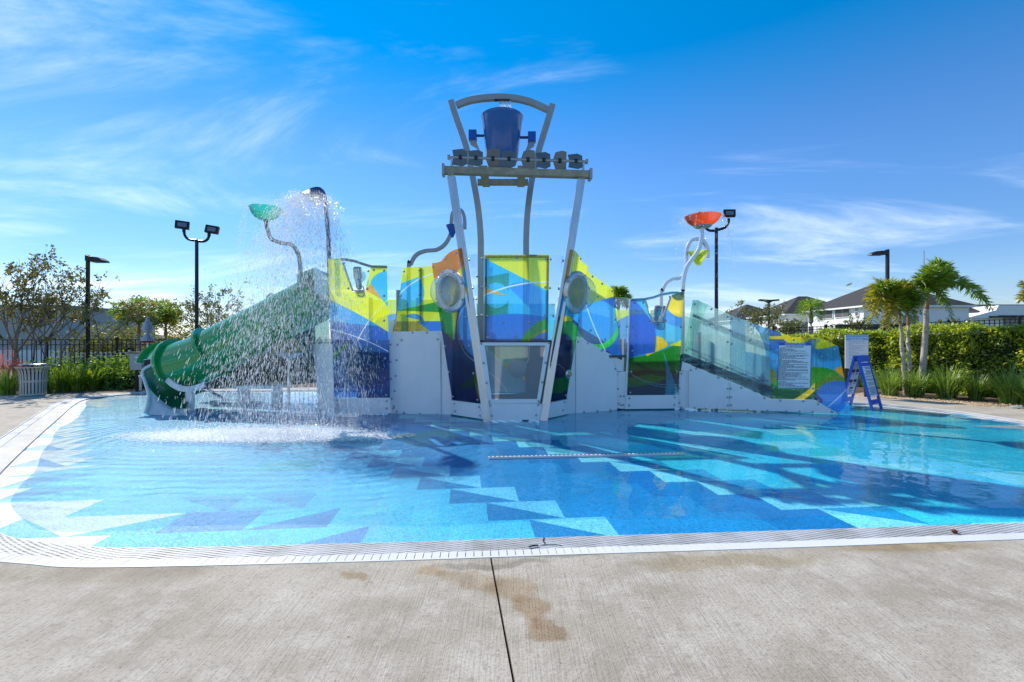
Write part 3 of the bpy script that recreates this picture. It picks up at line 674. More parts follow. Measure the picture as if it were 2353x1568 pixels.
# ---- CL prow panel
a3 = art_mat('acrylic_prow_left', pCL.loc, (.010, .045, .26), [
    A(c5, CYAN, (300, 350), [(150, 545), (360, 500)]),
    A(c5, GREEN, (150, 680), [(60, 545), (200, 520)], [(222, 560), (240, 870)], [(120, 745), (240, 872)]),
    A(c5, YEL, (240, 650), [(215, 560), (238, 872)], [(280, 560), (236, 872)]),
    A(c5, BLUE, (330, 750), [(272, 720), (300, 580), (360, 500)], [(270, 880), (440, 1035)]),
    A(c5, YEL, (340, 470), [(290, 500), (345, 420)], [(300, 505), (360, 490)]),
    A(c5, DKG, (370, 1225), [(250, 1245), (340, 1215), (420, 1090)], [(250, 1245), (360, 1255), (440, 1190)]),
    A(c5, OLIVE, (440, 1150), [(428, 1050), (412, 1150), (468, 1390)]),
    A(c5, ORANGE, (200, 200), [(70, 348), (200, 322), (325, 232)]),
    A(c5, WHT, (0, 0), ('ring', [(272, 720), (320, 945), (440, 1045)], .008))])
oCL = panel('prow_panel', pCL, C(c5, (55, 217), (100, 212), (135, 200), (165, 160), (200, 128), (245, 105), (300, 90), (345, 400), (400, 770), (487, 1393), (228, 1360), (140, 780)), a3, .025, bolts=C(c5, (70, 247), (172, 182), (262, 132), (135, 683), (340, 667), (168, 910), (372, 910), (200, 1125), (404, 1137), (234, 1333), (440, 1360)), label='prow panel, orange top over green and navy, with a bubble window')
panel('base_panel', pCL, C(c5, (208, 1362), (490, 1396), (545, 1530), (225, 1481)), MT['white'], .04, bolts=C(c5, (245, 1387), (253, 1453), (452, 1417), (462, 1490)))
# ---- CR prow panel
a4 = art_mat('acrylic_prow_right', pCR.loc, (.010, .038, .20), [
    A(c9, (.012, .05, .22), (190, 900), [(150, 850), (250, 860)], [(190, 860), (180, 1100)]),
    A(c9, GREEN, (150, 800), [(80, 745), (150, 730), (250, 800)], [(70, 870), (130, 850), (215, 960)]),
    A(c9, GREEN, (215, 950), [(195, 860), (205, 1000), (190, 1100)], [(150, 1110), (260, 1060)], [(150, 860), (260, 850)]),
    A(c9, CYB, (200, 660), [(60, 700), (160, 705), (260, 770)]),
    A(c9, YEL, (150, 715), [(105, 725), (150, 690), (200, 738)], [(90, 740), (220, 742)]),
    A(c9, LIME, (240, 250), [(110, 500), (170, 600), (300, 625)]),
    A(c9, AMBER, (140, 450), [(218, 120), (160, 480)], [(110, 500), (170, 600), (300, 625)]),
    A(c9, WHT, (0, 0), ('ring', [(20, 1112), (80, 1125), (130, 1170)], .006))])
oCR = panel('prow_panel', pCR, C(c9, (188, 106), (225, 122), (252, 155), (268, 190), (290, 222), (315, 240), (340, 255), (327, 370), (250, 770), (240, 860), (215, 1000), (145, 1425), (-8, 1458), (5, 1130), (118, 500)), a4, .025, bolts=C(c9, (208, 157), (270, 190), (112, 210), (75, 452), (157, 470), (255, 730), (77, 960), (215, 960), (36, 1195), (140, 1395)), label='prow panel, lime top over green and navy, with a bubble window')
panel('base_panel', pCR, C(c5, (975, 1397), (1185, 1357), (1190, 1478), (965, 1527)), MT['white'], .04, bolts=C(c5, (1025, 1410), (1165, 1378), (1013, 1482), (1153, 1445)))
MT['dome'] = clear_mat('dome_acrylic', (.90, .95, .95), .16, (.85, .9, .92), .03)
def bubble(pl, cpt, rad, parent, depth=.36):
    u, v = pl.loc(cpt); c = Vector((u, 0, v)); mw = None
    ring = MB().lathe((u, -.03, v), [(rad-.02, -.035), (rad+.065, -.035), (rad+.065, .0), (rad+.03, .025), (rad-.005, .03), (rad-.02, .02), (rad-.02, -.035)], 36, axis=(0, -1, 0))
    r_ = part('bubble_window', ring, MT['light_metal'], parent, local=True); auto_smooth(r_)
    sl = MB().lathe((u, 0.0, v), [(rad-.055, -.03), (rad-.02, -.03), (rad-.02, .05), (rad-.055, .05), (rad-.055, -.03)], 36, axis=(0, -1, 0))
    auto_smooth(part('window_sleeve', sl, MT['white'], parent, local=True))
    prof = [(rad*math.cos(t), .02+depth*math.sin(t)) for t in [i*math.pi/2/9 for i in range(10)]]
    auto_smooth(part('dome', MB().lathe((u, -.03, v), prof, 32, axis=(0, -1, 0)), MT['dome'], parent, local=True), 80)
    for k in range(8):
        th = k*math.pi/4+.3; link('bolt', bolt_mesh, parent, Matrix.Translation((u+(rad+.045)*math.cos(th), -.052, v+(rad+.045)*math.sin(th))))
bubble(pCL, c5((215, 450)), .36, oCL); bubble(pCR, c5((1262, 462)), .36, oCR)
u, v = pCR.loc(c9((152, 1205)))
auto_smooth(part('push_button', MB().lathe((u, 0, v), [(.085, 0), (.085, .03), (.06, .045), (.06, .04), (.055, .07), (.03, .085), (.0001, .085)], 20, axis=(0, -1, 0)), [MT['light_metal']], oCR, local=True))
auto_smooth(part('button_cap', MB().lathe((u, -.05, v), [(.05, 0), (.05, .03), (.03, .045), (.0001, .045)], 16, axis=(0, -1, 0)), pbr('orange_cap', (.6, .28, .04), .3), oCR, local=True))
# ---- centre
a5 = art_mat('acrylic_centre', pC.loc, CYAN, [
    A(c5, TEAL, (600, 360), [(505, 335), (780, 285)], [(510, 425), (620, 385), (700, 480)], [(705, 200), (690, 700)]),
    A(c5, AMBER, (560, 450), [(505, 425), (690, 485)], [(505, 470), (690, 485)]),
    A(c5, BLUE, (800, 450), [(700, 420), (880, 600)], [(700, 400), (780, 380), (880, 390)], [(885, 380), (885, 700)]),
    A(c5, (.05, .50, .86), (950, 500), [(885, 380), (885, 700)], [(885, 400), (1010, 460)]),
    A(c5, ROYAL, (760, 800), [(500, 662), (760, 640), (1030, 675)]),
    A(c5, GREEN, (930, 740), [(800, 875), (890, 745), (1030, 675)], [(850, 875), (940, 795), (1030, 765)]),
    A(c5, OLIVE, (960, 798), [(850, 875), (940, 795), (1030, 765)], [(870, 875), (960, 810), (1030, 790)]),
    A(c5, LIME, (900, 300), [(505, 182), (1030, 452)]),
    A(c5, WHT, (0, 0), ('ring', [(500, 485), (720, 410), (985, 375)], .013))])
panel('front_panel', pC, C(c5, (497, 148), (1035, 148), (1024, 870), (495, 873)), a5, .025, off=.05, bolts=C(c5, (523, 180), (767, 177), (1007, 180), (523, 420), (1003, 423), (523, 657), (997, 657), (652, 713), (868, 713), (522, 835), (757, 837), (990, 835)), label='square front panel, lime over cyan and royal blue')
fr = MB(); P0 = [pC.loc(c5(p)) for p in ((497, 148), (1035, 148), (1024, 870), (495, 873))]
def frame_strip(mb, poly, w, y0, y1):
    n = len(poly); cx = sum(p[0] for p in poly)/n; cz = sum(p[1] for p in poly)/n
    ins = []
    for p in poly:
        dx, dz = cx-p[0], cz-p[1]; ins.append((p[0]+math.copysign(w, dx), p[1]+math.copysign(w, dz)))
    for i in range(n):
        j = (i+1) % n; mb.prism([poly[i], poly[j], ins[j], ins[i]], y0, y1)
frame_strip(fr, P0, .05, -.020, .03); part('panel_frame', fr, pbr('amber_edge', (.20, .17, .02), .4), ps, mw=PSO @ pC.mat)
ob = MB(); q0 = [pC.loc(c5(p)) for p in ((455, 879), (1045, 879), (960, 1385), (525, 1387))]; q1 = [pC.loc(c5(p)) for p in ((500, 905), (1005, 905), (937, 1352), (558, 1353))]
for i in range(4): j = (i+1) % 4; ob.prism([q0[i], q0[j], q1[j], q1[i]], -.02, .02)
ofr = part('screen_frame', ob, MT['white'], ps, mw=PSO @ pC.mat)
for p in ((470, 888), (1035, 882), (490, 1050), (1007, 1048), (515, 1215), (980, 1210), (538, 1373), (950, 1370)):
    u, v = pC.loc(c5(p)); link('bolt', bolt_mesh, ofr, Matrix.Translation((u, -.02, v)))
part('perforated_screen', MB().prism(q1, -.004, .004), MT['screen'], ps, mw=PSO @ pC.mat)
panel('base_panel', pC, C(c5, (526, 1389), (962, 1388), (938, 1523), (548, 1529)), MT['white'], .03, off=.012, bolts=C(c5, (543, 1405), (947, 1400), (557, 1490), (930, 1485)))
# things seen through the screen
pCi = Plane((-.60, 9.3), (.60, 9.3))
ai = art_mat('acrylic_inner', pCi.loc, (.42, .68, .88), [A(c5, (.45, .92, .58), (720, 980), [(500, 900), (700, 1100), (840, 1180)]), A(c5, (.32, .55, .35), (560, 940), [(500, 900), (640, 1040)], [(625, 900), (625, 1100)]), A(c5, YEL, (690, 1080), [(630, 1060), (720, 1060)], [(640, 1060), (710, 1110)]), A(c5, WHT, (0, 0), ('ring', [(535, 1130), (620, 1200), (690, 1300)], .02))], body=.8)
panel('inner_panel', pCi, C(c5, (480, 895), (838, 895), (845, 1300), (540, 1310)), ai, .02)
u = W(c5, (775, 1095), 9.2); auto_smooth(part('hose_drum', MB().lathe((u.x, u.y, u.z), [(.19, 0), (.19, .10), (.15, .12), (.0001, .12)], 24, axis=(0, -1, 0)), MT['grey_metal'], ps))
mb = MB().tube(bezier([W(c5, p, 9.15) for p in ((790, 1085), (840, 1060), (868, 1010), (872, 900))], 5), .012, 6); auto_smooth(part('hose', mb, MT['white'], ps))
part('inner_wall', MB().prism([pCi.loc(c5(p)) for p in ((840, 880), (1060, 880), (1040, 1400), (530, 1400), (530, 1318), (846, 1306))], .05, .09), pbr('grey_inner', (.30, .31, .31), .6), ps, mw=PSO @ pCi.mat)
# clear side screens beside the centre panel
panel('clear_screen', Plane((-.92, 9.0), (-.45, 8.72)), C(c5, (362, 150), (402, 142), (495, 148), (487, 660), (432, 660)), MT['clear'], .012, bolts=C(c5, (370, 188), (402, 424), (436, 327), (430, 515), (435, 660), (480, 180), (478, 420), (478, 655)))
panel('clear_screen', Plane((.62, 8.80), (1.15, 9.15)), C(c5, (1036, 150), (1130, 152), (1160, 155), (1080, 660), (1030, 655)), MT['clear'], .012, bolts=C(c5, (1050, 185), (1118, 432), (1045, 425), (1155, 195), (1072, 658)))
# ---- R1 stair side
a6 = art_mat('acrylic_stair', pR1.loc, CYB, [
    A(c9, (.03, .15, .32), (330, 870), [(250, 782), (490, 925)]),
    A(c9, ROYAL, (620, 960), [(600, 690), (560, 930), (430, 990)]),
    A(c9, BRG, (590, 800), [(570, 640), (560, 860), (420, 945)], [(605, 690), (562, 930), (440, 990)]),
    A(c9, LIME, (450, 430), [(330, 590), (450, 555), (575, 520)]),
    A(c9, (.28, .42, .008), (400, 530), [(330, 590), (450, 555), (575, 520)], [(355, 455), (580, 590)]),
    A(c9, WHT, (0, 0), ('ring', [(320, 600), (390, 790), (490, 1000)], .010))])
panel('side_panel', pR1, C(c9, (322, 295), (560, 460), (575, 600), (636, 1085), (225, 860), (245, 760)), a6, bolts=C(c9, (375, 347), (461, 411), (549, 478), (423, 525), (578, 727), (357, 823), (487, 902), (425, 952), (610, 975)), label='sloping lime and cyan stair panel with a green arc')
panel('base_panel', pR1, C(c9, (228, 868), (245, 872), (535, 1035), (590, 1185), (588, 1526), (228, 1556)), MT['white'], .03, off=.015, bolts=C(c9, (247, 922), (333, 932), (455, 1003), (531, 1062), (573, 1163), (298, 1543), (416, 1533), (530, 1524)))
panel('base_panel', pR1, C(c9, (540, 1036), (640, 1088), (652, 1184), (596, 1184)), MT['white'], .03, bolts=C(c9, (665, 1195)))
panel('return_panel', Plane((1.05, 9.32), (1.34, 9.64)), C(c9, (213, 900), (229, 890), (229, 1557), (146, 1562), (150, 1420)), MT['white'], .03)
panel('corner_post', Plane((2.25, 10.02), (2.62, 10.02)), C(c9, (592, 1190), (674, 1186), (668, 1514), (592, 1510)), MT['white'], .05, bolts=C(c9, (595, 1210), (600, 1338), (624, 1402), (652, 1404), (607, 1468), (628, 1480), (648, 1480)))
panel('clear_screen', Plane((2.2, 10.2), (2.75, 10.2)), C(c9, (575, 530), (632, 530), (700, 535), (690, 990), (635, 995)), MT['clear'], .012, bolts=C(c9, (583, 585), (695, 580), (611, 790), (680, 790)))
mb = MB(); mb.lathe((2.46, 10.15, 0), [(.075, .0), (.075, 1.55)], 14); auto_smooth(part('post', mb, MT['light_metal'], ps))
# ---- R2 panel with cannon
a7 = art_mat('acrylic_blue_green', pR2.loc, GREEN, [
    A(c6, (.02, .028, .19), (500, 1340), [(285, 1305), (450, 1280), (640, 1205)]),
    A(c6, DKG, (400, 1180), [(325, 1120), (420, 1205), (560, 1225)], [(325, 1120), (440, 1180), (600, 1190)]),
    A(c6, (.03, .09, .03), (340, 1220), [(285, 1190), (380, 1190)], [(285, 1240), (380, 1225)]),
    A(c6, CYAN, (550, 930), [(300, 1100), (500, 1055), (660, 985)]),
    A(c6, YEL, (490, 1000), [(470, 950), (555, 1005), (560, 1040)], [(455, 1070), (565, 1015)]),
    A(c6, LIME, (630, 1000), [(575, 1010), (655, 975)], [(575, 1015), (655, 1020)]),
    A(c6, (.02, .24, .74), (370, 900), [(390, 700), (468, 880), (468, 1060)], [(300, 1095), (480, 1060)]),
    A(c6, CYAN, (390, 745), [(330, 700), (395, 775), (445, 850)], [(390, 690), (450, 850)]),
    A(c6, BLUE, (600, 830), [(525, 850), (585, 872), (660, 890)], [(540, 740), (520, 900)]),
    A(c6, YEL, (630, 740), [(545, 730), (590, 795), (665, 818)]),
    A(c6, (.12, .22, .01), (630, 670), [(580, 655), (600, 690), (668, 690)]),
    A(c6, (.3, .7, .75), (0, 0), ('ring', [(270, 1190), (430, 1270), (640, 1285)], .007)),
    A(c6, (.3, .7, .75), (0, 0), ('ring', [(270, 1185), (430, 1282), (640, 1305)], .006))])
panel('side_panel', pR2, C(c6, (303, 695), (400, 695), (450, 858), (518, 858), (590, 662), (672, 645), (665, 720), (632, 1358), (275, 1360)), a7, off=.01, bolts=C(c6, (327, 720), (388, 717), (437, 843), (543, 843), (573, 678), (612, 672), (318, 888), (310, 1052), (650, 888), (303, 1198), (622, 1195), (297, 1343), (612, 1338)), label='blue, cyan, yellow and green panel with a notch cut for a water cannon')
panel('base_panel', pR2, C(c6, (270, 1362), (634, 1360), (633, 1454), (262, 1459)), MT['white'], .03, bolts=C(c6, (292, 1383), (608, 1377), (290, 1433), (605, 1428)))
mb = MB(); mb.tube([pR2.pos(*pR2.loc(c6(p)), -.02) for p in ((303, 697), (400, 693), (460, 680), (520, 660), (590, 648), (672, 646))], .028, 8); auto_smooth(part('top_rail', mb, MT['light_metal'], ps))
panel('edge_strip', pR2, C(c6, (292, 697), (303, 697), (278, 1362), (262, 1362)), MT['white'], .02)
panel('corner_post', Plane((3.68, 10.16), (4.0, 10.16)), C(c6, (640, 1195), (712, 1195), (705, 1452), (632, 1450)), MT['white'], .05, bolts=C(c6, (655, 1212), (643, 1315), (640, 1415), (655, 1445)))
panel('clear_screen', Plane((3.7, 10.35), (4.1, 10.35)), C(c6, (675, 695), (735, 700), (680, 1050), (655, 1050)), MT['clear'], .012)
# ---- R3 frosted stair panels, R4 sign panel, R5 end fin
a8 = art_mat('acrylic_frost', pR.loc, (.60, .80, .80), [
    A(c7, (.34, .62, .74), (700, 800), [(735, 400), (735, 1200)], [(575, 400), (575, 1200)]),
    A(c7, (.12, .46, .74), (950, 700), [(795, 500), (945, 800), (900, 1150)]),
    A(c7, (.25, .55, .72), (850, 950), [(735, 800), (1010, 860)], [(735, 700), (735, 1200)]),
    A(c7, (.35, .72, .62), (180, 400), [(330, 350), (120, 900)]),
    A(c7, (.05, .20, .30), (400, 1020), [(75, 812), (1000, 1172)])], body=.42)
panel('stair_panel', pR, C(c7, (185, 265), (235, 265), (570, 415), (567, 1106), (75, 902)), a8, off=.01, bolts=C(c7, (205, 308), (380, 360), (548, 440), (165, 548), (368, 517), (548, 703), (118, 788), (325, 890), (100, 893), (545, 963), (538, 1080)), label='frosted aqua stair panel in two sheets')
panel('stair_panel', pR, C(c7, (576, 418), (985, 570), (1003, 1296), (573, 1109)), a8, off=.01, bolts=C(c7, (590, 458), (790, 518), (980, 607), (592, 720), (785, 683), (983, 882), (592, 985), (777, 1080), (590, 1104), (975, 1270), (983, 1150)), label='frosted pale blue stair panel')
mb = MB(); mb.tube([pR.pos(*pR.loc(c7(p)), -.10) for p in ((195, 420), (600, 590), (1010, 748))], .03, 8); auto_smooth(part('handrail', mb, MT['navy_paint'], ps))
mb = MB(); mb.tube([pR.pos(*pR.loc(c7(p)), -.10) for p in ((130, 760), (560, 930), (990, 1120))], .02, 8); auto_smooth(part('handrail', mb, MT['grey_metal'], ps))
panel('base_panel', pR, C(c7, (145, 1005), (180, 950), (567, 1108), (568, 1404), (145, 1394)), MT['white'], .03, bolts=C(c7, (165, 998), (222, 980), (453, 1075), (552, 1190), (550, 1280), (552, 1363), (322, 1398), (205, 1390), (440, 1400)))
panel('base_panel', pR, C(c7, (571, 1112), (1003, 1299), (1458, 1308), (1708, 1452), (571, 1405)), MT['white'], .03, bolts=C(c7, (583, 1190), (583, 1280), (585, 1363), (693, 1180), (935, 1285), (1100, 1314), (1340, 1320), (1495, 1352), (1638, 1430), (757, 1410), (963, 1420), (1165, 1426), (1300, 1430), (1435, 1436)))
panel('base_panel', pR, C(c7, (62, 1000), (80, 905), (178, 950), (143, 1003)), MT['white'], .03)
panel('return_panel', Plane((3.72, 10.22), (4.0, 10.10)), C(c7, (60, 1006), (146, 1006), (146, 1394), (34, 1396)), MT['white'], .03)
a9 = art_mat('acrylic_sign_panel', pR.loc, CYB, [
    A(c7, GREEN, (1420, 1050), [(1010, 1120), (1240, 1000), (1480, 962)]),
    A(c7, OLIVE, (1030, 1050), [(1000, 980), (1060, 1060), (1010, 1130)]),
    A(c7, DKG, (1100, 1250), [(1005, 1195), (1460, 1192)]),
    A(c7, YEL, (1350, 1240), [(1230, 1305), (1340, 1240), (1470, 1110)], [(1350, 1305), (1500, 1180)]),
    A(c7, ROYAL, (1040, 650), [(1000, 790), (1250, 740)]),
    A(c7, LIME, (1300, 690), [(1100, 596), (1140, 680), (1230, 730)], [(1230, 730), (1475, 765)]),
    A(c7, YEL, (1350, 665), [(1210, 672), (1470, 672)], [(1210, 640), (1470, 640)])])
oR4 = panel('sign_panel', pR, C(c7, (987, 572), (1105, 600), (1160, 628), (1215, 651), (1470, 651), (1458, 1305), (1006, 1297)), a9, off=.012, bolts=C(c7, (1037, 633), (1240, 683), (1440, 690), (1033, 903), (1442, 942), (1030, 1177), (1440, 1188), (1030, 1278), (1233, 1195), (1437, 1293)), label='blue, lime and green panel that carries the rules board')
a10 = art_mat('acrylic_end_fin', pR.loc, (.02, .27, .72), [
    A(c7, NAVY, (1480, 1290), [(1470, 1235), (1650, 1400)], [(1600, 1200), (1500, 1400)]),
    A(c7, CYB, (1580, 880), [(1475, 968), (1600, 978), (1720, 1040)]),
    A(c7, GREEN, (1560, 1060), [(1475, 968), (1600, 978), (1720, 1040)], [(1475, 1215), (1600, 1120), (1770, 1115)]),
    A(c7, (.14, .36, .02), (1600, 1085), [(1475, 1160), (1590, 1065), (1760, 1055)], [(1475, 1215), (1600, 1120), (1770, 1115)]),
    A(c7, AMBER, (1710, 1010), [(1660, 990), (1720, 960)], [(1660, 990), (1745, 1060)]),
    A(c7, LIME, (1540, 700), [(1475, 775), (1560, 768), (1680, 735)]),
    A(c7, WHT, (0, 0), ('ring', [(1590, 1385), (1680, 1310), (1760, 1230)], .006))])
panel('end_fin', pR, C(c7, (1474, 651), (1512, 651), (1705, 748), (1835, 1451), (1712, 1451), (1460, 1305)), a10, off=.012, bolts=C(c7, (1495, 690), (1665, 777), (1498, 942), (1720, 1057), (1495, 1190), (1493, 1314), (1768, 1333), (1787, 1437), (1706, 1440)), label='pointed blue and green fin ending the stair')
# rules board
bo = MB(); Bq = [pR.loc(c7(p)) for p in ((1082, 710), (1420, 712), (1408, 1189), (1064, 1183))]; bo.prism(Bq, -.030, -.014)
brd = part('rules_board', bo, MT['blue_paint'], ps, mw=PSO @ pR.mat, label='white rules board with a blue header')
part('board_face', MB().prism([pR.loc(c7(p)) for p in ((1082, 737), (1414, 739), (1402, 1180), (1070, 1176))], -.034, -.0305), MT['print_white'], brd, local=True)
def text(body, c, center, height_pts, width_pts, pl, mat, off, parent, bold=False):
    cu = bpy.data.curves.new('text', 'FONT'); cu.body = body; cu.align_x = 'CENTER'; cu.align_y = 'CENTER'; cu.size = 1.0; cu.extrude = .0
    if bold: cu.offset = .018
    tmp = bpy.data.objects.new('text', cu); COL.objects.link(tmp); bpy.context.view_layer.update()
    me = bpy.data.meshes.new_from_object(tmp.evaluated_get(bpy.context.evaluated_depsgraph_get())); w = max(v.co.x for v in me.vertices)-min(v.co.x for v in me.vertices); h = max(v.co.y for v in me.vertices)-min(v.co.y for v in me.vertices)
    bpy.data.objects.remove(tmp)
    u, v = pl.loc(c(center)) if c else center
    for q in me.vertices: q.co = Vector((u+q.co.x/w*width_pts, -off, v+q.co.y/h*height_pts))
    me.materials.clear(); me.materials.append(mat); return link('lettering', me, parent)
def plen(pl, c, p, q): a = pl.loc(c(p)); b = pl.loc(c(q)); return math.hypot(a[0]-b[0], a[1]-b[1])
text('AQUAFORMS', c7, (1248, 724), plen(pR, c7, (1240, 713), (1240, 735)), plen(pR, c7, (1142, 722), (1354, 722)), pR, MT['ink_white'], .0315, brd)
text('WATER SLIDE RULES', c7, (1246, 753), plen(pR, c7, (1240, 745), (1240, 762)), plen(pR, c7, (1155, 750), (1338, 750)), pR, MT['ink'], .0355, brd, True)
def lines(parent, pl, c, rows, off, mat, h=.010, seed=1):
    r = random.Random(seed); mb = MB()
    for (x0, y, x1) in rows:
        u0, v0 = pl.loc(c((x0, y))); u1, v1 = pl.loc(c((x1, y))); u = u0
        while u < u1-.01:
            w = min(r.uniform(.02, .075), u1-u); mb.prism([(u, v0-h/2), (u+w, v0-h/2), (u+w, v0+h/2), (u, v0+h/2)], -off, -off+.001); u += w+.011
    o = part('text_lines', mb, mat, parent, local=True); o['kind'] = 'stuff'; return o
rows = [(1095, 763, 1150)]; yy = 775
for i, e in enumerate([1230, 1260, 1365, 1130, 1380, 1180, 1400, 1358, 1260, 1375, 1120, 1270, 1335, 1395, 1200, 1398, 1250, 1385, 1385, 1180, 1395, 1395, 1160, 1395, 1310, 1330, 1290, 1385, 1170, 1395, 1260]):
    rows.append((1083-i*.35, yy, e-6-i*.3)); yy += 10.7
rows += [(1085, 1113, 1155)]
for i, e in enumerate([1395, 1230, 1260, 1350]): rows.append((1073, 1127+i*11, e-8))
lines(brd, pR, c7, rows, .0355, MT['ink'], .011)
# ---- water cannons
def cannon(c, pl, bx, base, hose, back):
    t = part('water_cannon', MB(), MT['light_metal'], ps)
    k = c; p = pl.pos(*pl.loc(k(bx)), .10); q = pl.pos(*pl.loc(k(base)), -.06)
    ax = (p-q).normalized(); ln = (p-q).length
    mb = MB().lathe(q, [(.045, 0), (.06, .04), (.06, ln*.5), (.085, ln*.55), (.085, ln+.02), (.07, ln+.03), (.0001, ln+.03)], 16, axis=ax); mb.box(q+Vector((0, .0, -.06)), (.16, .05, .06))
    o = auto_smooth(part('water_cannon', mb, MT['light_metal'], ps)); bpy.data.objects.remove(t)
    hm = MB()
    for i in range(6):
        th = i*math.pi/3; hm.lathe(p+Vector((math.cos(th)*.05, -.04, math.sin(th)*.05-.02)), [(.014, 0), (.014, .02)], 8, axis=(0, -1, 0))
    part('nozzle', hm, MT['dark'], ps)
    hs = MB().tube(bezier([pl.pos(*pl.loc(k(x)), .05) for x in hose], 6), .012, 6); auto_smooth(part('hose', hs, MT['grey_metal'], ps))
    bm_ = MB().tube([pl.pos(*pl.loc(k(x)), .0) for x in back], .02, 6); auto_smooth(part('cannon_bracket', bm_, MT['light_metal'], ps))
    d = pl.pos(*pl.loc(k((bx[0]-5, bx[1]+50))), -.12); auto_smooth(part('target_disc', MB().lathe(d, [(.13, 0), (.13, .015), (.0001, .02)], 24, axis=(0, -1, 0)), MT['frost'], ps))
cannon(c3, pL1, (387, 270), (385, 430), ((385, 450), (390, 485), (412, 500), (435, 485), (437, 440), (425, 410)), ((255, 215), (335, 445), (432, 445)))
cannon(c6, pR2, (480, 755), (482, 845), ((490, 862), (492, 895), (512, 905), (530, 890), (530, 850), (522, 825)), ((402, 697), (452, 852), (515, 852), (578, 680)))
uw = pbr('underdeck_shade_sheet', (.09, .17, .32), .5, var=.3, vscale=2)
for x0, x1, y in ((-3.7, -1.4, 10.9), (-1.38, -.75, 10.6), (.7, 2.4, 10.7), (2.5, 4.0, 11.2)): part('underdeck_shade_sheet', MB().box(((x0+x1)/2, y, .70), (x1-x0, .05, 1.44)), uw, ps)  # added sheets that close off the view and stand in for underdeck shade
# ---- inside: deck, posts, rails, far panels, stairs
dk = MB(); dk.slab([(-3.7, 9.55), (-2.4, 9.7), (-1.25, 9.75), (-.45, 8.95), (.55, 8.98), (1.25, 9.8), (1.6, 11.7), (-3.7, 11.7)], 1.44, 1.52); part('deck_floor', dk, MT['deckmesh'], ps)
dk = MB(); dk.slab([(2.5, 10.15), (4.0, 10.25), (4.0, 11.8), (2.5, 11.8)], 1.12, 1.20); part('deck_floor', dk, MT['deckmesh'], ps)
for x, y, z in ((-3.6, 11.6, 2.6), (-2.45, 9.82, 2.6), (-2.4, 11.6, 2.6), (-1.0, 11.6, 2.6), (1.2, 11.6, 2.6), (-1.2, 10.0, 2.6), (1.15, 10.0, 2.6), (2.55, 11.7, 2.4), (3.9, 11.7, 2.4), (-.95, 9.25, 2.4), (1.0, 9.3, 2.4)):
    post(x, y, -.03, z, .08)
def rpanel(x0, y0, x1, y1, z0, z1, mat, slope=0):
    pl = Plane((x0, y0), (x1, y1)); return part('rear_panel', MB().prism([(0, z0), (pl.len, z0), (pl.len, z1+slope), (0, z1)], 0, .02), mat, ps, mw=PSO @ pl.mat)
def plain_art(name, col, r=()): return art_mat(name, lambda p: p, col, list(r), body=.5)
rp1 = plain_art('acrylic_rear_blue', BLUE, [(LIME, (1.0, 2.4), [[(0, 1.9), (.7, 2.2), (1.3, 1.95)]])]); rp2 = plain_art('acrylic_rear_teal', TEAL, [(CYAN, (.4, 2.0), [[(0, 1.7), (.6, 2.3), (1.2, 2.5)]])])
rpanel(-3.6, 11.62, -2.45, 11.62, 1.5, 2.55, rp1); rpanel(-2.35, 11.62, -1.05, 11.62, 1.5, 2.55, rp2); rpanel(-.9, 11.62, 1.1, 11.62, 1.5, 2.45, rp2); rpanel(2.6, 11.72, 3.85, 11.72, 1.2, 2.3, rp1)
rpanel(1.25, 11.6, 2.5, 11.7, 1.3, 2.4, rp2, -.3)
def stairs(x0, z0, x1, z1, y0, y1, n):
    for i in range(n):
        t = (i+.5)/n; x = x0+(x1-x0)*t; z = z0+(z1-z0)*t
        part('stair_tread', MB().box((x, (y0+y1)/2, z), (abs(x1-x0)/n+.02, y1-y0, .05)), MT['deckmesh'], ps)
stairs(1.35, 1.4, 2.45, 1.12, 9.9, 11.5, 3); stairs(4.1, 1.08, 6.9, .12, 10.3, 11.4, 7)
rail_b = art_mat('acrylic_rear_frost', lambda p: p, (.5, .72, .74), [], body=.5)
pl = Plane((4.1, 11.45), (7.2, 11.2)); part('rear_panel', MB().prism([(0, .4), (0, 2.2), (2.2, 1.5), (pl.len, 1.3), (pl.len, .02), (2.3, .1)], 0, .02), rail_b, ps, mw=PSO @ pl.mat)
for x, y in ((5.0, 11.4), (6.2, 11.3), (4.2, 10.2), (5.3, 9.95)): post(x, y, -.03, 1.75-.28*(x-4), .06)
# left end face of the fort beside the slide mouth
panel('end_panel', Plane((-4.25, 10.0), (-3.79, 9.42)), C(c2, (1102, 1062), (1214, 1062), (1228, 1490), (1140, 1475)), MT['white'], .03)
panel('end_panel', Plane((-4.30, 10.0), (-3.80, 9.40)), C(c2, (1125, 575), (1200, 640), (1212, 1058), (1106, 1058)), art_mat('acrylic_end', lambda p: p, (.45, .78, .75), [], body=.25), .02, off=.04)
# ================================================================== BUCKET TOWER
tw = thing('bucket_tower', 'grey steel frame with arched top and propeller beam holding a dumping bucket above the fort', 'tower', (0, 9.8, 0))
YT = 9.95
def leg(pts, w=.15, d=.13, foot=None, Yt=YT):
    P = [W(c4, p, Yt) for p in pts]
    if foot is not None: P.append(Vector(foot))
    return P
pl_ = bezier(leg([(218, 118), (262, 260), (312, 400), (350, 520), (378, 640), (405, 780), (436, 950), (455, 1100), (466, 1250), (468, 1395)], foot=(-.68, YT, 1.5)), 4)
pr_ = bezier(leg([(1066, 150), (1025, 290), (985, 420), (955, 520), (925, 640), (893, 780), (868, 950), (853, 1100), (846, 1250), (845, 1395)], foot=(.30, YT, 1.5)), 4)
for P in (pl_, pr_):
    P = P+[Vector((P[-1].x, P[-1].y, -.03))]
    part('arch_leg', MB().bar(P, .13, .15, up=(0, 1, 0)), MT['grey_metal'], tw)
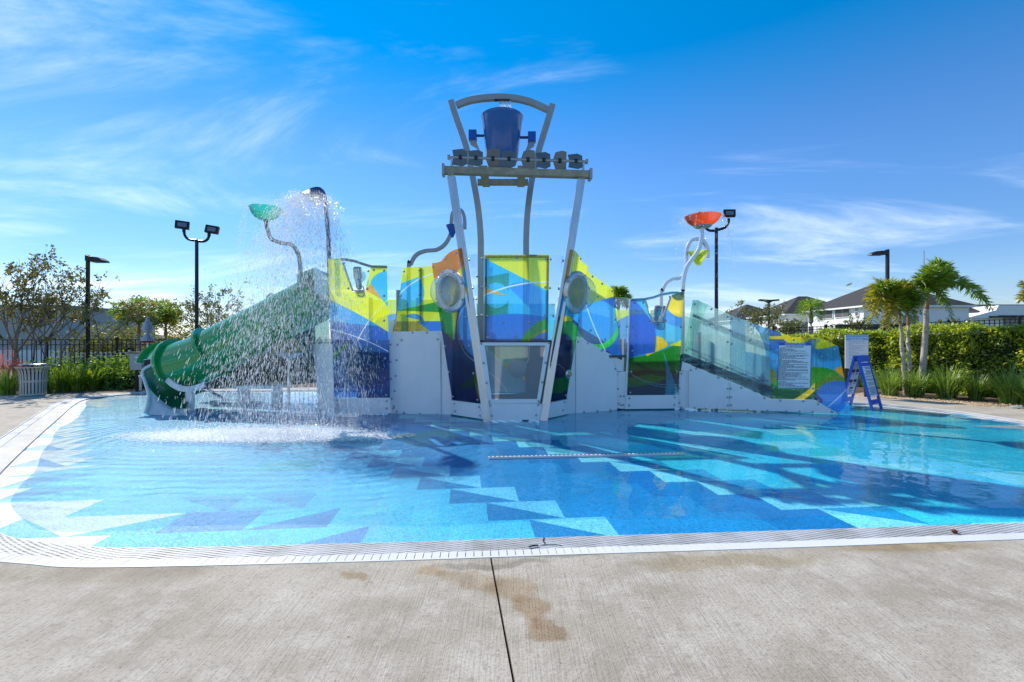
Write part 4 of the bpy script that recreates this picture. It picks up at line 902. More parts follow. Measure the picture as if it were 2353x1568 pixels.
P = bezier([W(c4, p, YT) for p in ((262, 152), (350, 118), (450, 98), (545, 88), (640, 86), (740, 93), (850, 115), (945, 150), (1032, 192))], 4)
arch = part('arch', MB().bar(P, .12, .11, up=(0, 1, 0)), MT['grey_metal'], tw)
q = W(c4, (645, 108), YT); part('water_spout', MB().box((q.x, q.y-.05, q.z-.03), (.34, .06, .03)), MT['dark'], tw)
# bucket
bc = W(c4, (648, 255), YT); bb = W(c4, (645, 640), YT); rt = .455; rb = .335; hb = bc.z-bb.z
bk = thing('dumping_bucket', 'tapered glossy blue bucket hung on axles inside the arched frame', 'bucket', (bb.x, YT, bb.z))
mb = MB().lathe((0, 0, 0), [(.0001, 0), (rb-.03, 0), (rb, .03), (rt-.012, hb-.05), (rt, hb-.03), (rt+.012, hb), (rt-.02, hb), (rt-.03, hb-.05), (rb-.03, .05), (.0001, .05)], 40)
auto_smooth(part('bucket_shell', mb, MT['blue_gel'], bk, local=True))
for s, (bx, by) in ((-1, (400, 405)), (1, (893, 420))):
    p = W(c4, (bx, by), YT)
    part('pivot_box', MB().box((p.x, p.y, p.z), (.17, .16, .20)), MT['blue_paint'], bk)
    ex = bb.x+s*(rt-.09); auto_smooth(part('axle', MB().tube([(p.x, p.y, p.z), (ex, YT, p.z)], .028, 10), MT['navy_paint'], bk))
    part('pivot_bracket', MB().prism([(p.x-s*.07, p.z-.10), (p.x+s*.07, p.z-.10), (p.x+s*.05, p.z-.19), (p.x-s*.15, p.z-.32), (p.x-s*.10, p.z-.20)], p.y-.03, p.y+.03), MT['grey_metal'], tw)
MT['prop'] = pbr('propeller_grey', (.17, .18, .18), .35, .3, var=.1)
# front legs and beam
fl = [((-.46, 8.66, -.03), (W(c4, (222, 752), 8.72))), ((.60, 8.76, -.03), (W(c4, (1303, 782), 8.95)))]
for a, b_ in fl:
    part('front_leg', MB().bar([a, b_], .15, .17, up=(0, 1, 0)), MT['light_metal'], tw)
a = W(c4, (155, 700), 8.72); b_ = W(c4, (1380, 728), 8.95); a.z = b_.z = (a.z+b_.z)/2
mbm = MB().bar([a, b_], .14, .13); beam = part('beam', mbm, MT['tan_beam'], tw)
d = (b_-a).normalized()
for e in (a, b_): part('beam_cap', MB().box((e.x, e.y, e.z), (.05, .20, .20), math.atan2(d.y, d.x)), MT['grey_metal'], tw)
sh = [p+Vector((0, -.02, .25)) for p in (a+d*.10, b_-d*.08)]
auto_smooth(part('shaft', MB().tube(sh, .026, 10), MT['grey_metal'], tw))
for e in (sh[0]+d*.06, sh[1]-d*.06): part('shaft_stand', MB().box((e.x, e.y+.02, e.z-.12), (.05, .06, .24)), MT['light_metal'], tw)
for e in (sh[0], sh[1]): auto_smooth(part('shaft_collar', MB().lathe(e-d*.02, [(.05, 0), (.05, .05)], 12, axis=d), MT['grey_metal'], tw))
for i, (x, tl) in enumerate(((300, .5), (428, .8), (567, -.9), (700, .6), (858, -.5), (990, .7), (1125, -.6), (1262, 1.0))):
    t = (x-205)/(1350-205); p = sh[0].lerp(sh[1], t); s = .26
    mb = MB()
    for k, sg in enumerate((1, -1)):
        out = [(-.03, .0), (-.17, .04), (-.20*(1 if tl > 0 else .55), .27), (.05, .33), (.17*(1 if tl < 0 else 1.0), .24 if tl > 0 else .30), (.17, .03), (.03, .0)]
        an = tl*.35+(0 if sg > 0 else math.pi)
        for (u0, v0) in (()): pass
        vs = []
        for th in (-.006, .006):
            for (u_, v_) in out:
                vs.append(p+d*(u_*.78)+Vector((0, math.sin(an)*v_*.56+math.cos(an)*th, math.cos(an)*v_*.56-math.sin(an)*th)))
        n = len(out); mb.add(vs, [tuple(range(n)), tuple(range(2*n-1, n-1, -1))]+[(j, (j+1) % n, (j+1) % n+n, j+n) for j in range(n)])
    pd = part('propeller', mb, MT['prop'], tw)
    auto_smooth(part('hub', MB().lathe(p-d*.03, [(.045, 0), (.045, .06)], 10, axis=d), MT['dark'], tw))
p0 = W(c4, (440, 790), YT-.03); p1 = W(c4, (862, 795), YT-.03); p0.z = p1.z
part('cross_bar', MB().bar([p0, p1], .10, .12), MT['tan_beam'], tw)
for x in (500, 805): q = W(c4, (x, 762), 9.4); part('beam_bracket', MB().box((q.x, 9.4, q.z+.03), (.16, 1.1, .05)), MT['tan_beam'], tw)
for s in fl: part('leg_bracket', MB().box((s[1].x, s[1].y, s[1].z+.09), (.12, .12, .18)), MT['tan_beam'], tw)
# ================================================================== CURVED PIPES, FUNNELS, BOWLS
def pipe_feature(name, label, cat, c, pts, Y, mat, r=.055, flat=False, foot=True):
    P = [W(c, p, Y) if len(p) == 2 else W(c, p[:2], p[2]) for p in pts]
    t = thing(name, label, cat, (P[0].x, P[0].y, 0)); P2 = ([Vector((P[0].x, P[0].y, -.03))] if foot else [])+P
    auto_smooth(part('pipe', MB().bar(bezier(P2, 7), r*1.5, r*1.9, up=(0, 1, 0)) if flat else MB().tube(bezier(P2, 7), r, 10), mat, t)); return t, P
t, P = pipe_feature('curved_spray_pipe', 'grey S-curved pipe with a small blue funnel behind the bucket tower', 'water feature', c4, [(-135, 1560), (-118, 1480), (-75, 1405), (0, 1370), (100, 1358), (170, 1310), (215, 1225), (222, 1120), (235, 1050), (275, 1022), (315, 1045), (332, 1110), (333, 1185)], 11.4, MT['grey_metal'], .055, True)
q = W(c4, (228, 1195), 11.35); auto_smooth(part('funnel', MB().lathe(q+Vector((0, 0, -.18)), [(.03, 0), (.16, .30), (.15, .30), (.02, .02)], 16), MT['blue_paint'], t))
t, P = pipe_feature('looped_spray_pipe', 'white hooked pipe with a lime funnel behind the orange bowl pole', 'water feature', c6, [(512, 690), (520, 640), (545, 585), (595, 553), (645, 545), (672, 510), (688, 440), (690, 360), (715, 295), (765, 272), (812, 295), (835, 345), (838, 402)], 11.6, MT['light_metal'], .05, True)
q = W(c6, (772, 400), 11.5); auto_smooth(part('funnel', MB().lathe(q+Vector((0, 0, -.20)), [(.05, 0), (.25, .34), (.235, .34), (.04, .03)], 18), plain_art('acrylic_lime_funnel', LIME), t))
t, P = pipe_feature('orange_bowl_fountain', 'translucent orange bowl spilling water from a curved white pole', 'water feature', c6, [(660, 700), (662, 640), (668, 560), (690, 470), (735, 405), (775, 345), (793, 270), (797, 195)], 10.3, MT['light_metal'], .05, True)
def bowl(t, c, rimL, rimR, bot, Y, mat):
    a = W(c, rimL, Y); b = W(c, rimR, Y); e = W(c, bot, Y); r = (b.x-a.x)/2; h = a.z-e.z; ctr = Vector(((a.x+b.x)/2, Y, e.z))
    prof = [(.0001, 0), (r*.35, .0), (r*.62, h*.18), (r*.82, h*.48), (r*.93, h*.85), (r, h), (r*1.01, h*1.03), (r*.96, h*1.0), (r*.88, h*.84), (r*.78, h*.5), (r*.58, h*.22), (.0001, h*.08)]
    auto_smooth(part('bowl', MB().lathe(ctr, prof, 36), mat, t), 60); return ctr, r, h
OB = bowl(t, c6, (680, 118), (925, 112), (803, 183), 10.3, art_mat('acrylic_orange', lambda p: p, (.85, .16, .008), [], body=.62))
auto_smooth(part('flange', MB().lathe(OB[0]+Vector((0, 0, -.03)), [(.17, 0), (.20, .03), (.0001, .03)], 20), MT['grey_metal'], t))
t, P = pipe_feature('teal_bowl_fountain', 'translucent teal bowl spilling water from a curved dark pole above the slide', 'water feature', c2, [(1025, 720), (1022, 600), (1018, 540), (1000, 480), (965, 438), (910, 428), (865, 415), (838, 398), (818, 350), (805, 285)], 10.9, pbr('teal_dark_pole', (.03, .10, .11), .3), .05, False, False)
TB = bowl(t, c2, (707, 212), (899, 230), (803, 283), 10.9, art_mat('acrylic_teal', lambda p: p, (.02, .55, .42), [], body=.55))
t, P = pipe_feature('shower_head', 'tall navy pole with a drooping flared spout raining water over the slide', 'water feature', c2, [(1206, 640), (1200, 470), (1196, 380), (1190, 290), (1184, 215), (1176, 150), (1160, 105), (1140, 92)], 9.75, MT['navy_paint'], .045, False, False)
hd = MB(); Yh = 9.75
secs = [((1150, 80), (1182, 165), .05), ((1128, 80), (1165, 142), .10), ((1105, 92), (1140, 145), .20), ((1080, 112), (1112, 144), .28), ((1056, 130), (1062, 142), .33)]
vs = []
for tp, bt, hw in secs:
    a_ = W(c2, tp, Yh); b2 = W(c2, bt, Yh)
    vs += [Vector((a_.x, Yh-hw*.55, a_.z)), Vector((a_.x, Yh+hw*.55, a_.z)), Vector((b2.x, Yh+hw, b2.z)), Vector((b2.x, Yh-hw, b2.z))]
fs = [(0, 1, 2, 3), (19, 18, 17, 16)]
for i in range(4):
    for j in range(4): fs.append((4*i+j, 4*(i+1)+j, 4*(i+1)+(j+1) % 4, 4*i+(j+1) % 4))
auto_smooth(part('spout', hd.add(vs, fs), MT['navy_paint'], t), 50)
# ================================================================== SLIDE
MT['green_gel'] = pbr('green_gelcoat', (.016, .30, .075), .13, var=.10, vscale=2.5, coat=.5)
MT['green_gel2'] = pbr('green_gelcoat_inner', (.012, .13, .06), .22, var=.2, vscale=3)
MT['white_gel'] = pbr('white_gelcoat', (.62, .64, .63), .25, var=.12, vscale=4)
sl = thing('water_slide', 'green tube slide curving down to an open white-lipped trough in the pool', 'slide', (-6.0, 10.4, 0))
def S(p, Y): return W(c10, p, Y)
cen = bezier([S((1800, 320), 10.9), S((1650, 400), 10.9), S((1290, 592), 10.7), S((870, 808), 10.5), S((600, 945), 10.42), S((400, 1012), 10.40), S((325, 1032), 10.45), S((280, 1042), 10.55)], 6)
n = len(cen); rad = .54; K = 40
def ring_at(i): return i
def tube_part(name, i0, i1, r, a0, a1, mat, k=20, th=.02):
    path = cen[i0:i1+1]; vs = []; fs = []
    for rr in (r, r-th):
        for i, p in enumerate(path):
            gi = i0+i; t = (cen[min(gi+1, n-1)]-cen[max(gi-1, 0)]).normalized(); sx = t.cross(Vector((0, 0, 1))).normalized(); sz = sx.cross(t)
            for j in range(k+1):
                a = a0+(a1-a0)*j/k; vs.append(p+(sx*math.cos(a)+sz*math.sin(a))*rr)
    m_ = len(path)*(k+1)
    for i in range(len(path)-1):
        for j in range(k):
            q = i*(k+1)+j; fs += [(q, q+1, q+k+2, q+k+1), (m_+q, m_+q+k+1, m_+q+k+2, m_+q+1)]
    for i in range(len(path)-1):
        for j in (0, k): q = i*(k+1)+j; fs.append((q, q+k+1, m_+q+k+1, m_+q))
    for i in (0, len(path)-1):
        for j in range(k): q = i*(k+1)+j; fs.append((q, q+1, m_+q+1, m_+q))
    return auto_smooth(part(name, MB().add(vs, fs), mat, sl), 45)
s0 = R(24)
secs_i = [0, 10, 21, 31, n-1]
for a, b_ in zip(secs_i, secs_i[1:]):
    tube_part('tube_cover', a, b_, rad, s0, math.pi-s0, MT['green_gel'])
    if b_ < n-1: tube_part('tube_trough', a, b_, rad+.012, math.pi-s0+.02, 2*math.pi+s0-.02, MT['green_gel'])
tube_part('flange', n-2, n-1, rad+.10, s0-.15, math.pi-s0+.15, MT['green_gel'], th=.12)
for i in (21, 31):
    p = cen[i]; t = (cen[min(i+1, n-1)]-cen[i-1]).normalized()
    auto_smooth(part('flange', MB().lathe(p-t*.03, [(rad-.01, 0), (rad+.10, 0), (rad+.10, .06), (rad-.01, .06), (rad-.01, 0)], 40, axis=t), MT['green_gel'], sl), 40)
for i in (5, 12): # lifting loops on the crown of the tube
    p = cen[i]+Vector((0, 0, rad)); auto_smooth(part('lifting_loop', MB().tube([p+Vector((-.10, 0, -.03)), p+Vector((-.09, 0, .09)), p+Vector((0, 0, .14)), p+Vector((.09, 0, .07)), p+Vector((.10, 0, -.06))], .03, 8), MT['green_gel'], sl))
# open run-out trough: lofted from rim to bed, turning towards the pool
rim = bezier([S((480, 900), 10.20), S((250, 965), 10.02), S((120, 1010), 9.95), S((48, 1050), 9.92), S((30, 1100), 9.88), S((60, 1190), 9.78), S((92, 1300), 9.62), S((84, 1400), 9.42), S((58, 1483), 9.30)], 5)
mid = bezier([S((480, 1080), 10.10), S((300, 1100), 9.92), S((190, 1130), 9.86), S((112, 1170), 9.82), S((110, 1220), 9.76), S((150, 1310), 9.64), S((180, 1390), 9.47), S((175, 1450), 9.38), S((160, 1496), 9.33)], 5)
bed = bezier([S((480, 1240), 10.3), S((400, 1270), 10.2), S((330, 1305), 10.05), S((290, 1350), 9.88), S((290, 1390), 9.70), S((320, 1430), 9.56), S((350, 1460), 9.45), S((380, 1485), 9.38), S((395, 1503), 9.33)], 5)
rr2 = bezier([S((640, 1250), 10.5), S((580, 1270), 10.3), S((520, 1300), 10.1), S((480, 1350), 9.92), S((460, 1400), 9.77), S((450, 1440), 9.6), S((445, 1470), 9.5), S((440, 1490), 9.42), S((435, 1508), 9.36)], 5)
def loft(name, curves, mat, th=.03):
    m_ = len(curves[0]); vs = []; rows = []
    full = []
    for i in range(m_):
        pts = bezier([c[i] for c in curves], 5) if len(curves) > 2 else [c[i] for c in curves]
        full.append(pts)
    k = len(full[0]); fs = []
    for lay in (0, 1):
        for i in range(m_):
            for j in range(k): vs.append(full[i][j]+(Vector((0, .0, 0)) if lay == 0 else Vector((-.01, th, -th))))
    M_ = m_*k
    for i in range(m_-1):
        for j in range(k-1):
            q = i*k+j; fs += [(q, q+1, q+k+1, q+k), (M_+q, M_+q+k, M_+q+k+1, M_+q+1)]
    for i in range(m_-1):
        for j in (0, k-1): q = i*k+j; fs.append((q, q+k, M_+q+k, M_+q))
    for i in (0, m_-1):
        for j in range(k-1): q = i*k+j; fs.append((q, M_+q, M_+q+1, q+1))
    return auto_smooth(part(name, MB().add(vs, fs), mat, sl), 60)
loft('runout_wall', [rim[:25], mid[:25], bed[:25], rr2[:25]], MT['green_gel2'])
loft('runout_lip', [rim[24:], mid[24:], bed[24:], rr2[24:]], MT['white_gel'])
auto_smooth(part('rim', MB().tube([p+Vector((0, -.01, .01)) for p in rim], .035, 8), MT['white_gel'], sl))
sa = bezier([S((268, 1142), 9.95), S((320, 1190), 9.92), S((390, 1228), 9.92), S((470, 1242), 9.95), S((550, 1232), 10.0), S((640, 1195), 10.05)], 5)
part('support_saddle', MB().bar(sa, .12, .07, up=(0, 1, 0)), MT['white'], sl)
q = S((493, 1245), 9.93); part('support_post', MB().box((q.x, q.y, q.z/2-.01), (.13, .11, q.z+.03)), MT['white'], sl)
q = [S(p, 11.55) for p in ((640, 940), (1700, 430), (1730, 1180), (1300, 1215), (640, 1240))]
part('dark_backing', MB().prism([(p.x, p.z) for p in q], 11.55, 11.6), pbr('dark_backing_green', (.004, .028, .016), .4, var=.3, vscale=2), sl)  # invented near-black sheet that fills in the dark area under the tube
# slide entry hood on the fort
hd = MB(); q = [S((1535, 120), 10.4), S((1700, 55), 10.4), S((1730, 300), 10.4), S((1545, 330), 10.4)]
part('entry_hood', MB().prism([(p.x, p.z) for p in q], 10.4, 11.3), art_mat('acrylic_hood', lambda p: p, (.10, .30, .24), [], body=.55), sl)
# yellow spray dome and white ledge under the slide
yd = thing('spray_dome', 'small translucent yellow dome jet standing under the green slide', 'water feature', (S((1460, 880), 10.0).x, 10.0, 0))
a_ = S((1305, 880), 10.0); b2 = S((1610, 870), 10.0); tp = S((1480, 745), 10.0); r = (b2.x-a_.x)/2; c0 = Vector(((a_.x+b2.x)/2, 10.0, a_.z))
auto_smooth(part('dome', MB().lathe(c0, [(r, 0), (r*.96, (tp.z-c0.z)*.35), (r*.75, (tp.z-c0.z)*.75), (r*.4, (tp.z-c0.z)*.96), (.0001, tp.z-c0.z)], 24), plain_art('acrylic_yellow_dome', (.6, .5, .10)), yd), 60)
auto_smooth(part('stem', MB().lathe((c0.x, 10.0, -.03), [(.028, 0), (.028, c0.z-.12), (r*.45, c0.z-.08), (r*.98, c0.z+.02)], 14), MT['light_metal'], yd))
lg = thing('pool_bench', 'white bench ledge standing in the water behind the falling shower', 'bench', (S((1100, 1400), 10.8).x, 10.8, 0))
a_ = S((930, 1225), 10.8); b2 = S((1345, 1222), 10.8)
part('bench_top', MB().box(((a_.x+b2.x)/2, 11.0, a_.z), (b2.x-a_.x, .45, .07)), MT['white'], lg)
for x in (a_.x+.1, b2.x-.1): part('bench_leg', MB().box((x, 11.0, a_.z/2-.03), (.10, .35, a_.z-.03)), MT['white'], lg)
# ================================================================== PLANTS
def leaf_mat(name, cols, transl=.45, rough=.5):
    m, N, L = new_mat(name); N.remove(N['Principled BSDF']); out = N['Material Output']
    g = N.new('ShaderNodeNewGeometry'); cr = N.new('ShaderNodeValToRGB'); el = cr.color_ramp.elements; cr.color_ramp.interpolation = 'LINEAR'
    el[0].position = 0; el[0].color = (*cols[0], 1); el[1].position = 1; el[1].color = (*cols[-1], 1)
    for i, c in enumerate(cols[1:-1]): e = el.new((i+1)/(len(cols)-1)); e.color = (*c, 1)
    L.new(g.outputs['Random Per Island'], cr.inputs[0])
    d = N.new('ShaderNodeBsdfDiffuse'); t = N.new('ShaderNodeBsdfTranslucent'); gl = N.new('ShaderNodeBsdfGlossy'); gl.inputs['Roughness'].default_value = .42
    L.new(cr.outputs[0], d.inputs[0])
    br = N.new('ShaderNodeMix'); br.data_type = 'RGBA'; br.blend_type = 'MULTIPLY'; br.inputs[0].default_value = 1; br.inputs[7].default_value = (1.5, 1.35, .6, 1); L.new(cr.outputs[0], br.inputs[6]); L.new(br.outputs[2], t.inputs[0])
    a = N.new('ShaderNodeMixShader'); a.inputs[0].default_value = transl; L.new(d.outputs[0], a.inputs[1]); L.new(t.outputs[0], a.inputs[2])
    b = N.new('ShaderNodeMixShader'); b.inputs[0].default_value = .07; L.new(a.outputs[0], b.inputs[1]); L.new(gl.outputs[0], b.inputs[2]); L.new(b.outputs[0], out.inputs[0])
    return m
MT['hedge_leaf'] = leaf_mat('hedge_leaf', [(.12, .21, .025), (.24, .36, .035), (.36, .46, .05), (.50, .54, .09)], .6)
MT['bush_leaf'] = leaf_mat('bush_leaf', [(.06, .14, .018), (.14, .27, .03), (.24, .38, .04)], .55)
MT['palm_leaf'] = leaf_mat('palm_leaf', [(.08, .19, .016), (.17, .31, .024), (.28, .40, .03)], .55)
MT['palm_yellow'] = leaf_mat('palm_leaf_yellow', [(.14, .20, .016), (.30, .31, .018), (.44, .36, .018)], .55)
MT['myrtle_leaf'] = leaf_mat('myrtle_leaf', [(.05, .09, .02), (.10, .12, .025), (.14, .15, .03), (.24, .14, .02)], .45)
MT['grass_blade'] = leaf_mat('grass_blade', [(.08, .18, .03), (.16, .29, .04), (.30, .42, .09)])
MT['lily_blade'] = leaf_mat('lily_blade', [(.12, .22, .02), (.22, .34, .03), (.32, .42, .05)], .55)
MT['far_leaf'] = leaf_mat('far_leaf', [(.08, .10, .03), (.14, .17, .05), (.22, .22, .08)])
MT['pink_plume'] = leaf_mat('pink_plume', [(.45, .12, .15), (.60, .22, .24), (.50, .25, .22)])
MT['bark'] = pbr('pale_bark', (.22, .18, .14), .85, var=.3, vscale=14, bump=.3, bscale=30)
MT['palm_trunk'] = pbr('palm_trunk', (.42, .36, .31), .75, var=.3, vscale=5, stretch=(1, 1, 4), bump=.4, bscale=22)
MT['palm_shaft'] = pbr('palm_crownshaft', (.34, .16, .06), .5, var=.4, vscale=6)
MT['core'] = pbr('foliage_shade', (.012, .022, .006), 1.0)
def quads(name, V, mat, parent=None, org=(0, 0, 0)):
    V = np.asarray(V, dtype=np.float32)-np.asarray(org, dtype=np.float32); n = len(V); me = bpy.data.meshes.new(name)
    me.vertices.add(n*4); me.vertices.foreach_set('co', V.reshape(-1)); me.loops.add(n*4); me.loops.foreach_set('vertex_index', np.arange(n*4, dtype=np.int32)); me.polygons.add(n)
    me.polygons.foreach_set('loop_start', np.arange(0, n*4, 4, dtype=np.int32)); me.polygons.foreach_set('loop_total', np.full(n, 4, dtype=np.int32)); me.materials.append(mat); me.update(calc_edges=True); me.validate()
    return link(name, me, parent)
def unit(a): return a/np.maximum(np.linalg.norm(a, axis=1, keepdims=True), 1e-9)
def leaves(P, D, ln, wd, rng=RNG, jit=.5):
    n = len(P); D = unit(D+rng.normal(0, jit, (n, 3))); S_ = unit(np.cross(D, rng.normal(0, 1, (n, 3)))); l = ln*rng.uniform(.6, 1.3, (n, 1)); w = wd*rng.uniform(.7, 1.2, (n, 1))
    dr = np.array([[0, 0, -1]])*l*.12
    return np.stack([P, P+D*l*.45+S_*w*.5, P+D*l+dr, P+D*l*.45-S_*w*.5], axis=1)
# --- clipped hedge on the right
HP = [Vector(p) for p in ((17.5, 5.5, 0), (14.5, 10.5, 0), (12.4, 14, 0), (10.8, 18, 0), (9.4, 22.5, 0))]
hp = bezier(HP, 10); hl = [0]
for a, b_ in zip(hp, hp[1:]): hl.append(hl[-1]+(b_-a).length)
def hedge_at(t):
    s = t*hl[-1]; i = min(np.searchsorted(hl, s, 'right')-1, len(hp)-2); f = (s-hl[i])/(hl[i+1]-hl[i]); p = hp[i].lerp(hp[i+1], f); d = (hp[i+1]-hp[i]).normalized(); return p, Vector((-d.y, d.x, 0)), d
hedge = thing('clipped_hedge', 'long dense green clipped hedge behind the palms and grass clumps', 'hedge', (12.4, 14, 0))
NH = 60000; Pn = []; Dn = []
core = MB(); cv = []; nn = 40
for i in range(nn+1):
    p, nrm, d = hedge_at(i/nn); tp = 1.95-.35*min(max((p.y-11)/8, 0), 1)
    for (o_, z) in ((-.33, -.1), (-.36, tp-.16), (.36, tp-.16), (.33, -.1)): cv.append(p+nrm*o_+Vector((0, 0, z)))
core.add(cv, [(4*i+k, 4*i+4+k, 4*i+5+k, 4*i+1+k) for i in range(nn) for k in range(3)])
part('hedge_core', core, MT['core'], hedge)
hr = np.random.default_rng(5)
tt = hr.uniform(.12, 1, NH)
for t in tt:
    p, nrm, d = hedge_at(t); tp = 1.95-.35*min(max((p.y-11)/8, 0), 1)
    bul = .10*math.sin(t*41)+.07*math.sin(t*97+1.3)+.05*math.sin(t*211)
    if hr.random() < .74:   # the face towards the pool (and a little of the back)
        side = 1; z = hr.uniform(0, tp); o_ = (.44+bul*.8+.05*math.sin(z*9+t*60)+hr.normal(0, .05)); q = p+nrm*o_*side+Vector((0, 0, z)); dd = nrm*side+Vector((0, 0, .5))
    else:
        o_ = hr.uniform(-.45, .45); q = p+nrm*o_+Vector((0, 0, tp+bul*.8+hr.normal(0, .04)-.02)); dd = Vector((0, 0, 1))
    Pn.append(q); Dn.append(dd)
Pn = np.array([tuple(p) for p in Pn]); Dn = np.array([tuple(p) for p in Dn])
o = quads('foliage', leaves(Pn, Dn, .105, .055, hr, .8), MT['hedge_leaf'], hedge, (12.4, 14, 0)); o['kind'] = 'stuff'
# --- grass clumps
def blades(n, hgt, spread, w, seed, droop=.5, seg=4):
    r = np.random.default_rng(seed); V = []
    for _ in range(n):
        a = r.uniform(0, 2*math.pi); rr = r.uniform(0, .12)*spread/.4; b0 = Vector((math.cos(a)*rr, math.sin(a)*rr, -.03)); a2 = a+r.normal(0, .5); out = r.uniform(.15, 1.0)*spread; h = hgt*r.uniform(.55, 1.1)*(1-.25*out/spread); sd_ = Vector((-math.sin(a2), math.cos(a2), 0)); prev = None
        dz = droop*r.uniform(.3, 1.3)
        for k in range(seg+1):
            t = k/seg; c = b0+Vector((math.cos(a2)*out*t**1.6, math.sin(a2)*out*t**1.6, h*(t*(1+dz*.6)-dz*.6*t*t*t))); ww = w*(1-t**2)*.5+.0008; e = (c-sd_*ww, c+sd_*ww)
            if prev: V.append([prev[0], prev[1], e[1], e[0]])
            prev = e
    return np.array([[tuple(p) for p in q] for q in V])
def clump(name, label, cat, pos, variants, i, mat, group=None, s=1.0, rz=0.0):
    t = thing(name, label, cat, pos, group, rz); t.scale = (s, s, s); link('blades', variants[i % len(variants)], t); return t
def mk(n, hgt, spread, w, mat, seeds, droop=.5):
    out = []
    for s in seeds:
        o = quads('blades', blades(n, hgt, spread, w, s, droop), mat); out.append(o.data); bpy.data.objects.remove(o)
    return out
gv = mk(230, .92, .60, .018, MT['grass_blade'], (1, 2, 3)); lv = mk(130, .70, .42, .026, MT['lily_blade'], (11, 12, 13), .7)
GL = [(640, 1335), (855, 1345), (1130, 1358), (1385, 1368), (1690, 1402), (470, 1305), (1900, 1440)]
names = ['arching grass clump beside the pool rules sign posts', 'arching grass clump at the foot of the twin palm trunks', 'arching grass clump just right of the single palm trunk', 'low spiky grass clump between the two tallest clumps by the pebbles', 'big upright grass clump beside the small green sprinkler cap', 'grass clump half hidden behind the blue folding sign', 'grass clump at the far end of the pebble bed']
for i, (p, nm) in enumerate(zip(GL, names)):
    x, y = gp(*c8(p)); clump('grass_clump', nm, 'grass clump', (x+.32, y+.36, 0), gv, i, None, 'grass clumps along the pebble bed', (1.0, .95, 1.12, .85, 1.1, .8, 1.0)[i], i*1.3)
LL = [(25, 1432), (345, 1412), (470, 1400), (585, 1398), (700, 1390), (830, 1380), (960, 1372), (1050, 1366)]
nm = ['bright strap-leaved lily beside the trash can under the pink grass', 'strap-leaved lily just right of the trash can', 'tallest strap-leaved lily in front of the low shrubs', 'strap-leaved lily below the slim lamp post', 'strap-leaved lily between the lamp post and the fence post', 'yellow-green lily below the white picket fence end', 'strap-leaved lily below the grey control box', 'dark strap-leaved lily at the edge of the slide trough']
for i, (p, q) in enumerate(zip(LL, nm)):
    x, y = gp(*c1(p)); clump('lily_clump', q, 'lily', (x, y+.1, 0), lv, i, None, 'lilies along the left bed', (1.15, .9, 1.3, 1.15, 1.2, 1.15, 1.0, .9)[i], i*1.7)
# --- low shrubs and bushes
def bush(name, label, cat, pos, rx, rz_, n, ln, wd, mat, seed, group=None, stems=5, flat=1.0, solid=True):
    r = np.random.default_rng(seed); t = thing(name, label, cat, pos, group)
    d = unit(r.normal(0, 1, (n, 3))); d[:, 2] = np.abs(d[:, 2])*1.2-.15; d = unit(d); rad = r.uniform(.55, 1.0, (n, 1))**.6
    lob = 1+.22*np.sin(d[:, :1]*7+seed)+.18*np.sin(d[:, 1:2]*9+d[:, 2:3]*6)
    P = d*rad*lob*np.array([[rx, rx*flat, rz_]]); P[:, 2] = np.maximum(P[:, 2]+rz_*.12, .0)
    o = quads('foliage', leaves(P, d, ln, wd, r, .8), mat, t); o['kind'] = 'stuff'
    if solid:
        cm = MB(); k = 10; vs = []; fs = []
        for i in range(5):
            a = i/4*math.pi/2
            for j in range(k): b = 2*math.pi*j/k; vs.append((math.cos(a)*math.cos(b)*rx*.62, math.cos(a)*math.sin(b)*rx*.62*flat, math.sin(a)*rz_*.66-.05))
        for i in range(4):
            for j in range(k): fs.append((i*k+j, i*k+(j+1) % k, (i+1)*k+(j+1) % k, (i+1)*k+j))
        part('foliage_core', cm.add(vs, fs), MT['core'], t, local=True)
    else:
        st = MB()
        for i in range(stems):
            a = r.uniform(0, 6.28); e = Vector((math.cos(a)*rx*.5, math.sin(a)*rx*.5, rz_*.8)); st.tube([(0, 0, -.05), e*.5+Vector((0, 0, .05)), e], .02, 5, scale=[1, .7, .3])
        part('stems', st, MT['bark'], t, local=True)
    return t
for i, (p, rx, rz_, nm) in enumerate((((360, 1345), .75, .55, 'low leafy shrub right of the trash can'), ((560, 1310), .9, .62, 'low leafy shrub under the slim lamp post'), ((770, 1300), .85, .58, 'low leafy shrub in front of the white picket fence'), ((950, 1290), .85, .72, 'taller leafy shrub left of the grey control box'), ((1095, 1300), .8, .6, 'dark leafy shrub behind the slide trough'))):
    q = c1(p); Y = 14.9; w_ = wp(q[0], q[1], Y); bush('leafy_shrub', nm, 'shrub', (w_.x, Y, 0), rx, rz_*1.25, 1500, .10, .055, MT['bush_leaf'], 40+i, 'low shrubs along the left fence')
bush('pink_grass', 'cloud of pink muhly grass plumes behind the trash can', 'grass', (wp(8, 850, 14.2).x, 14.2, .1), .62, .85, 2600, .14, .010, MT['pink_plume'], 77, solid=False)
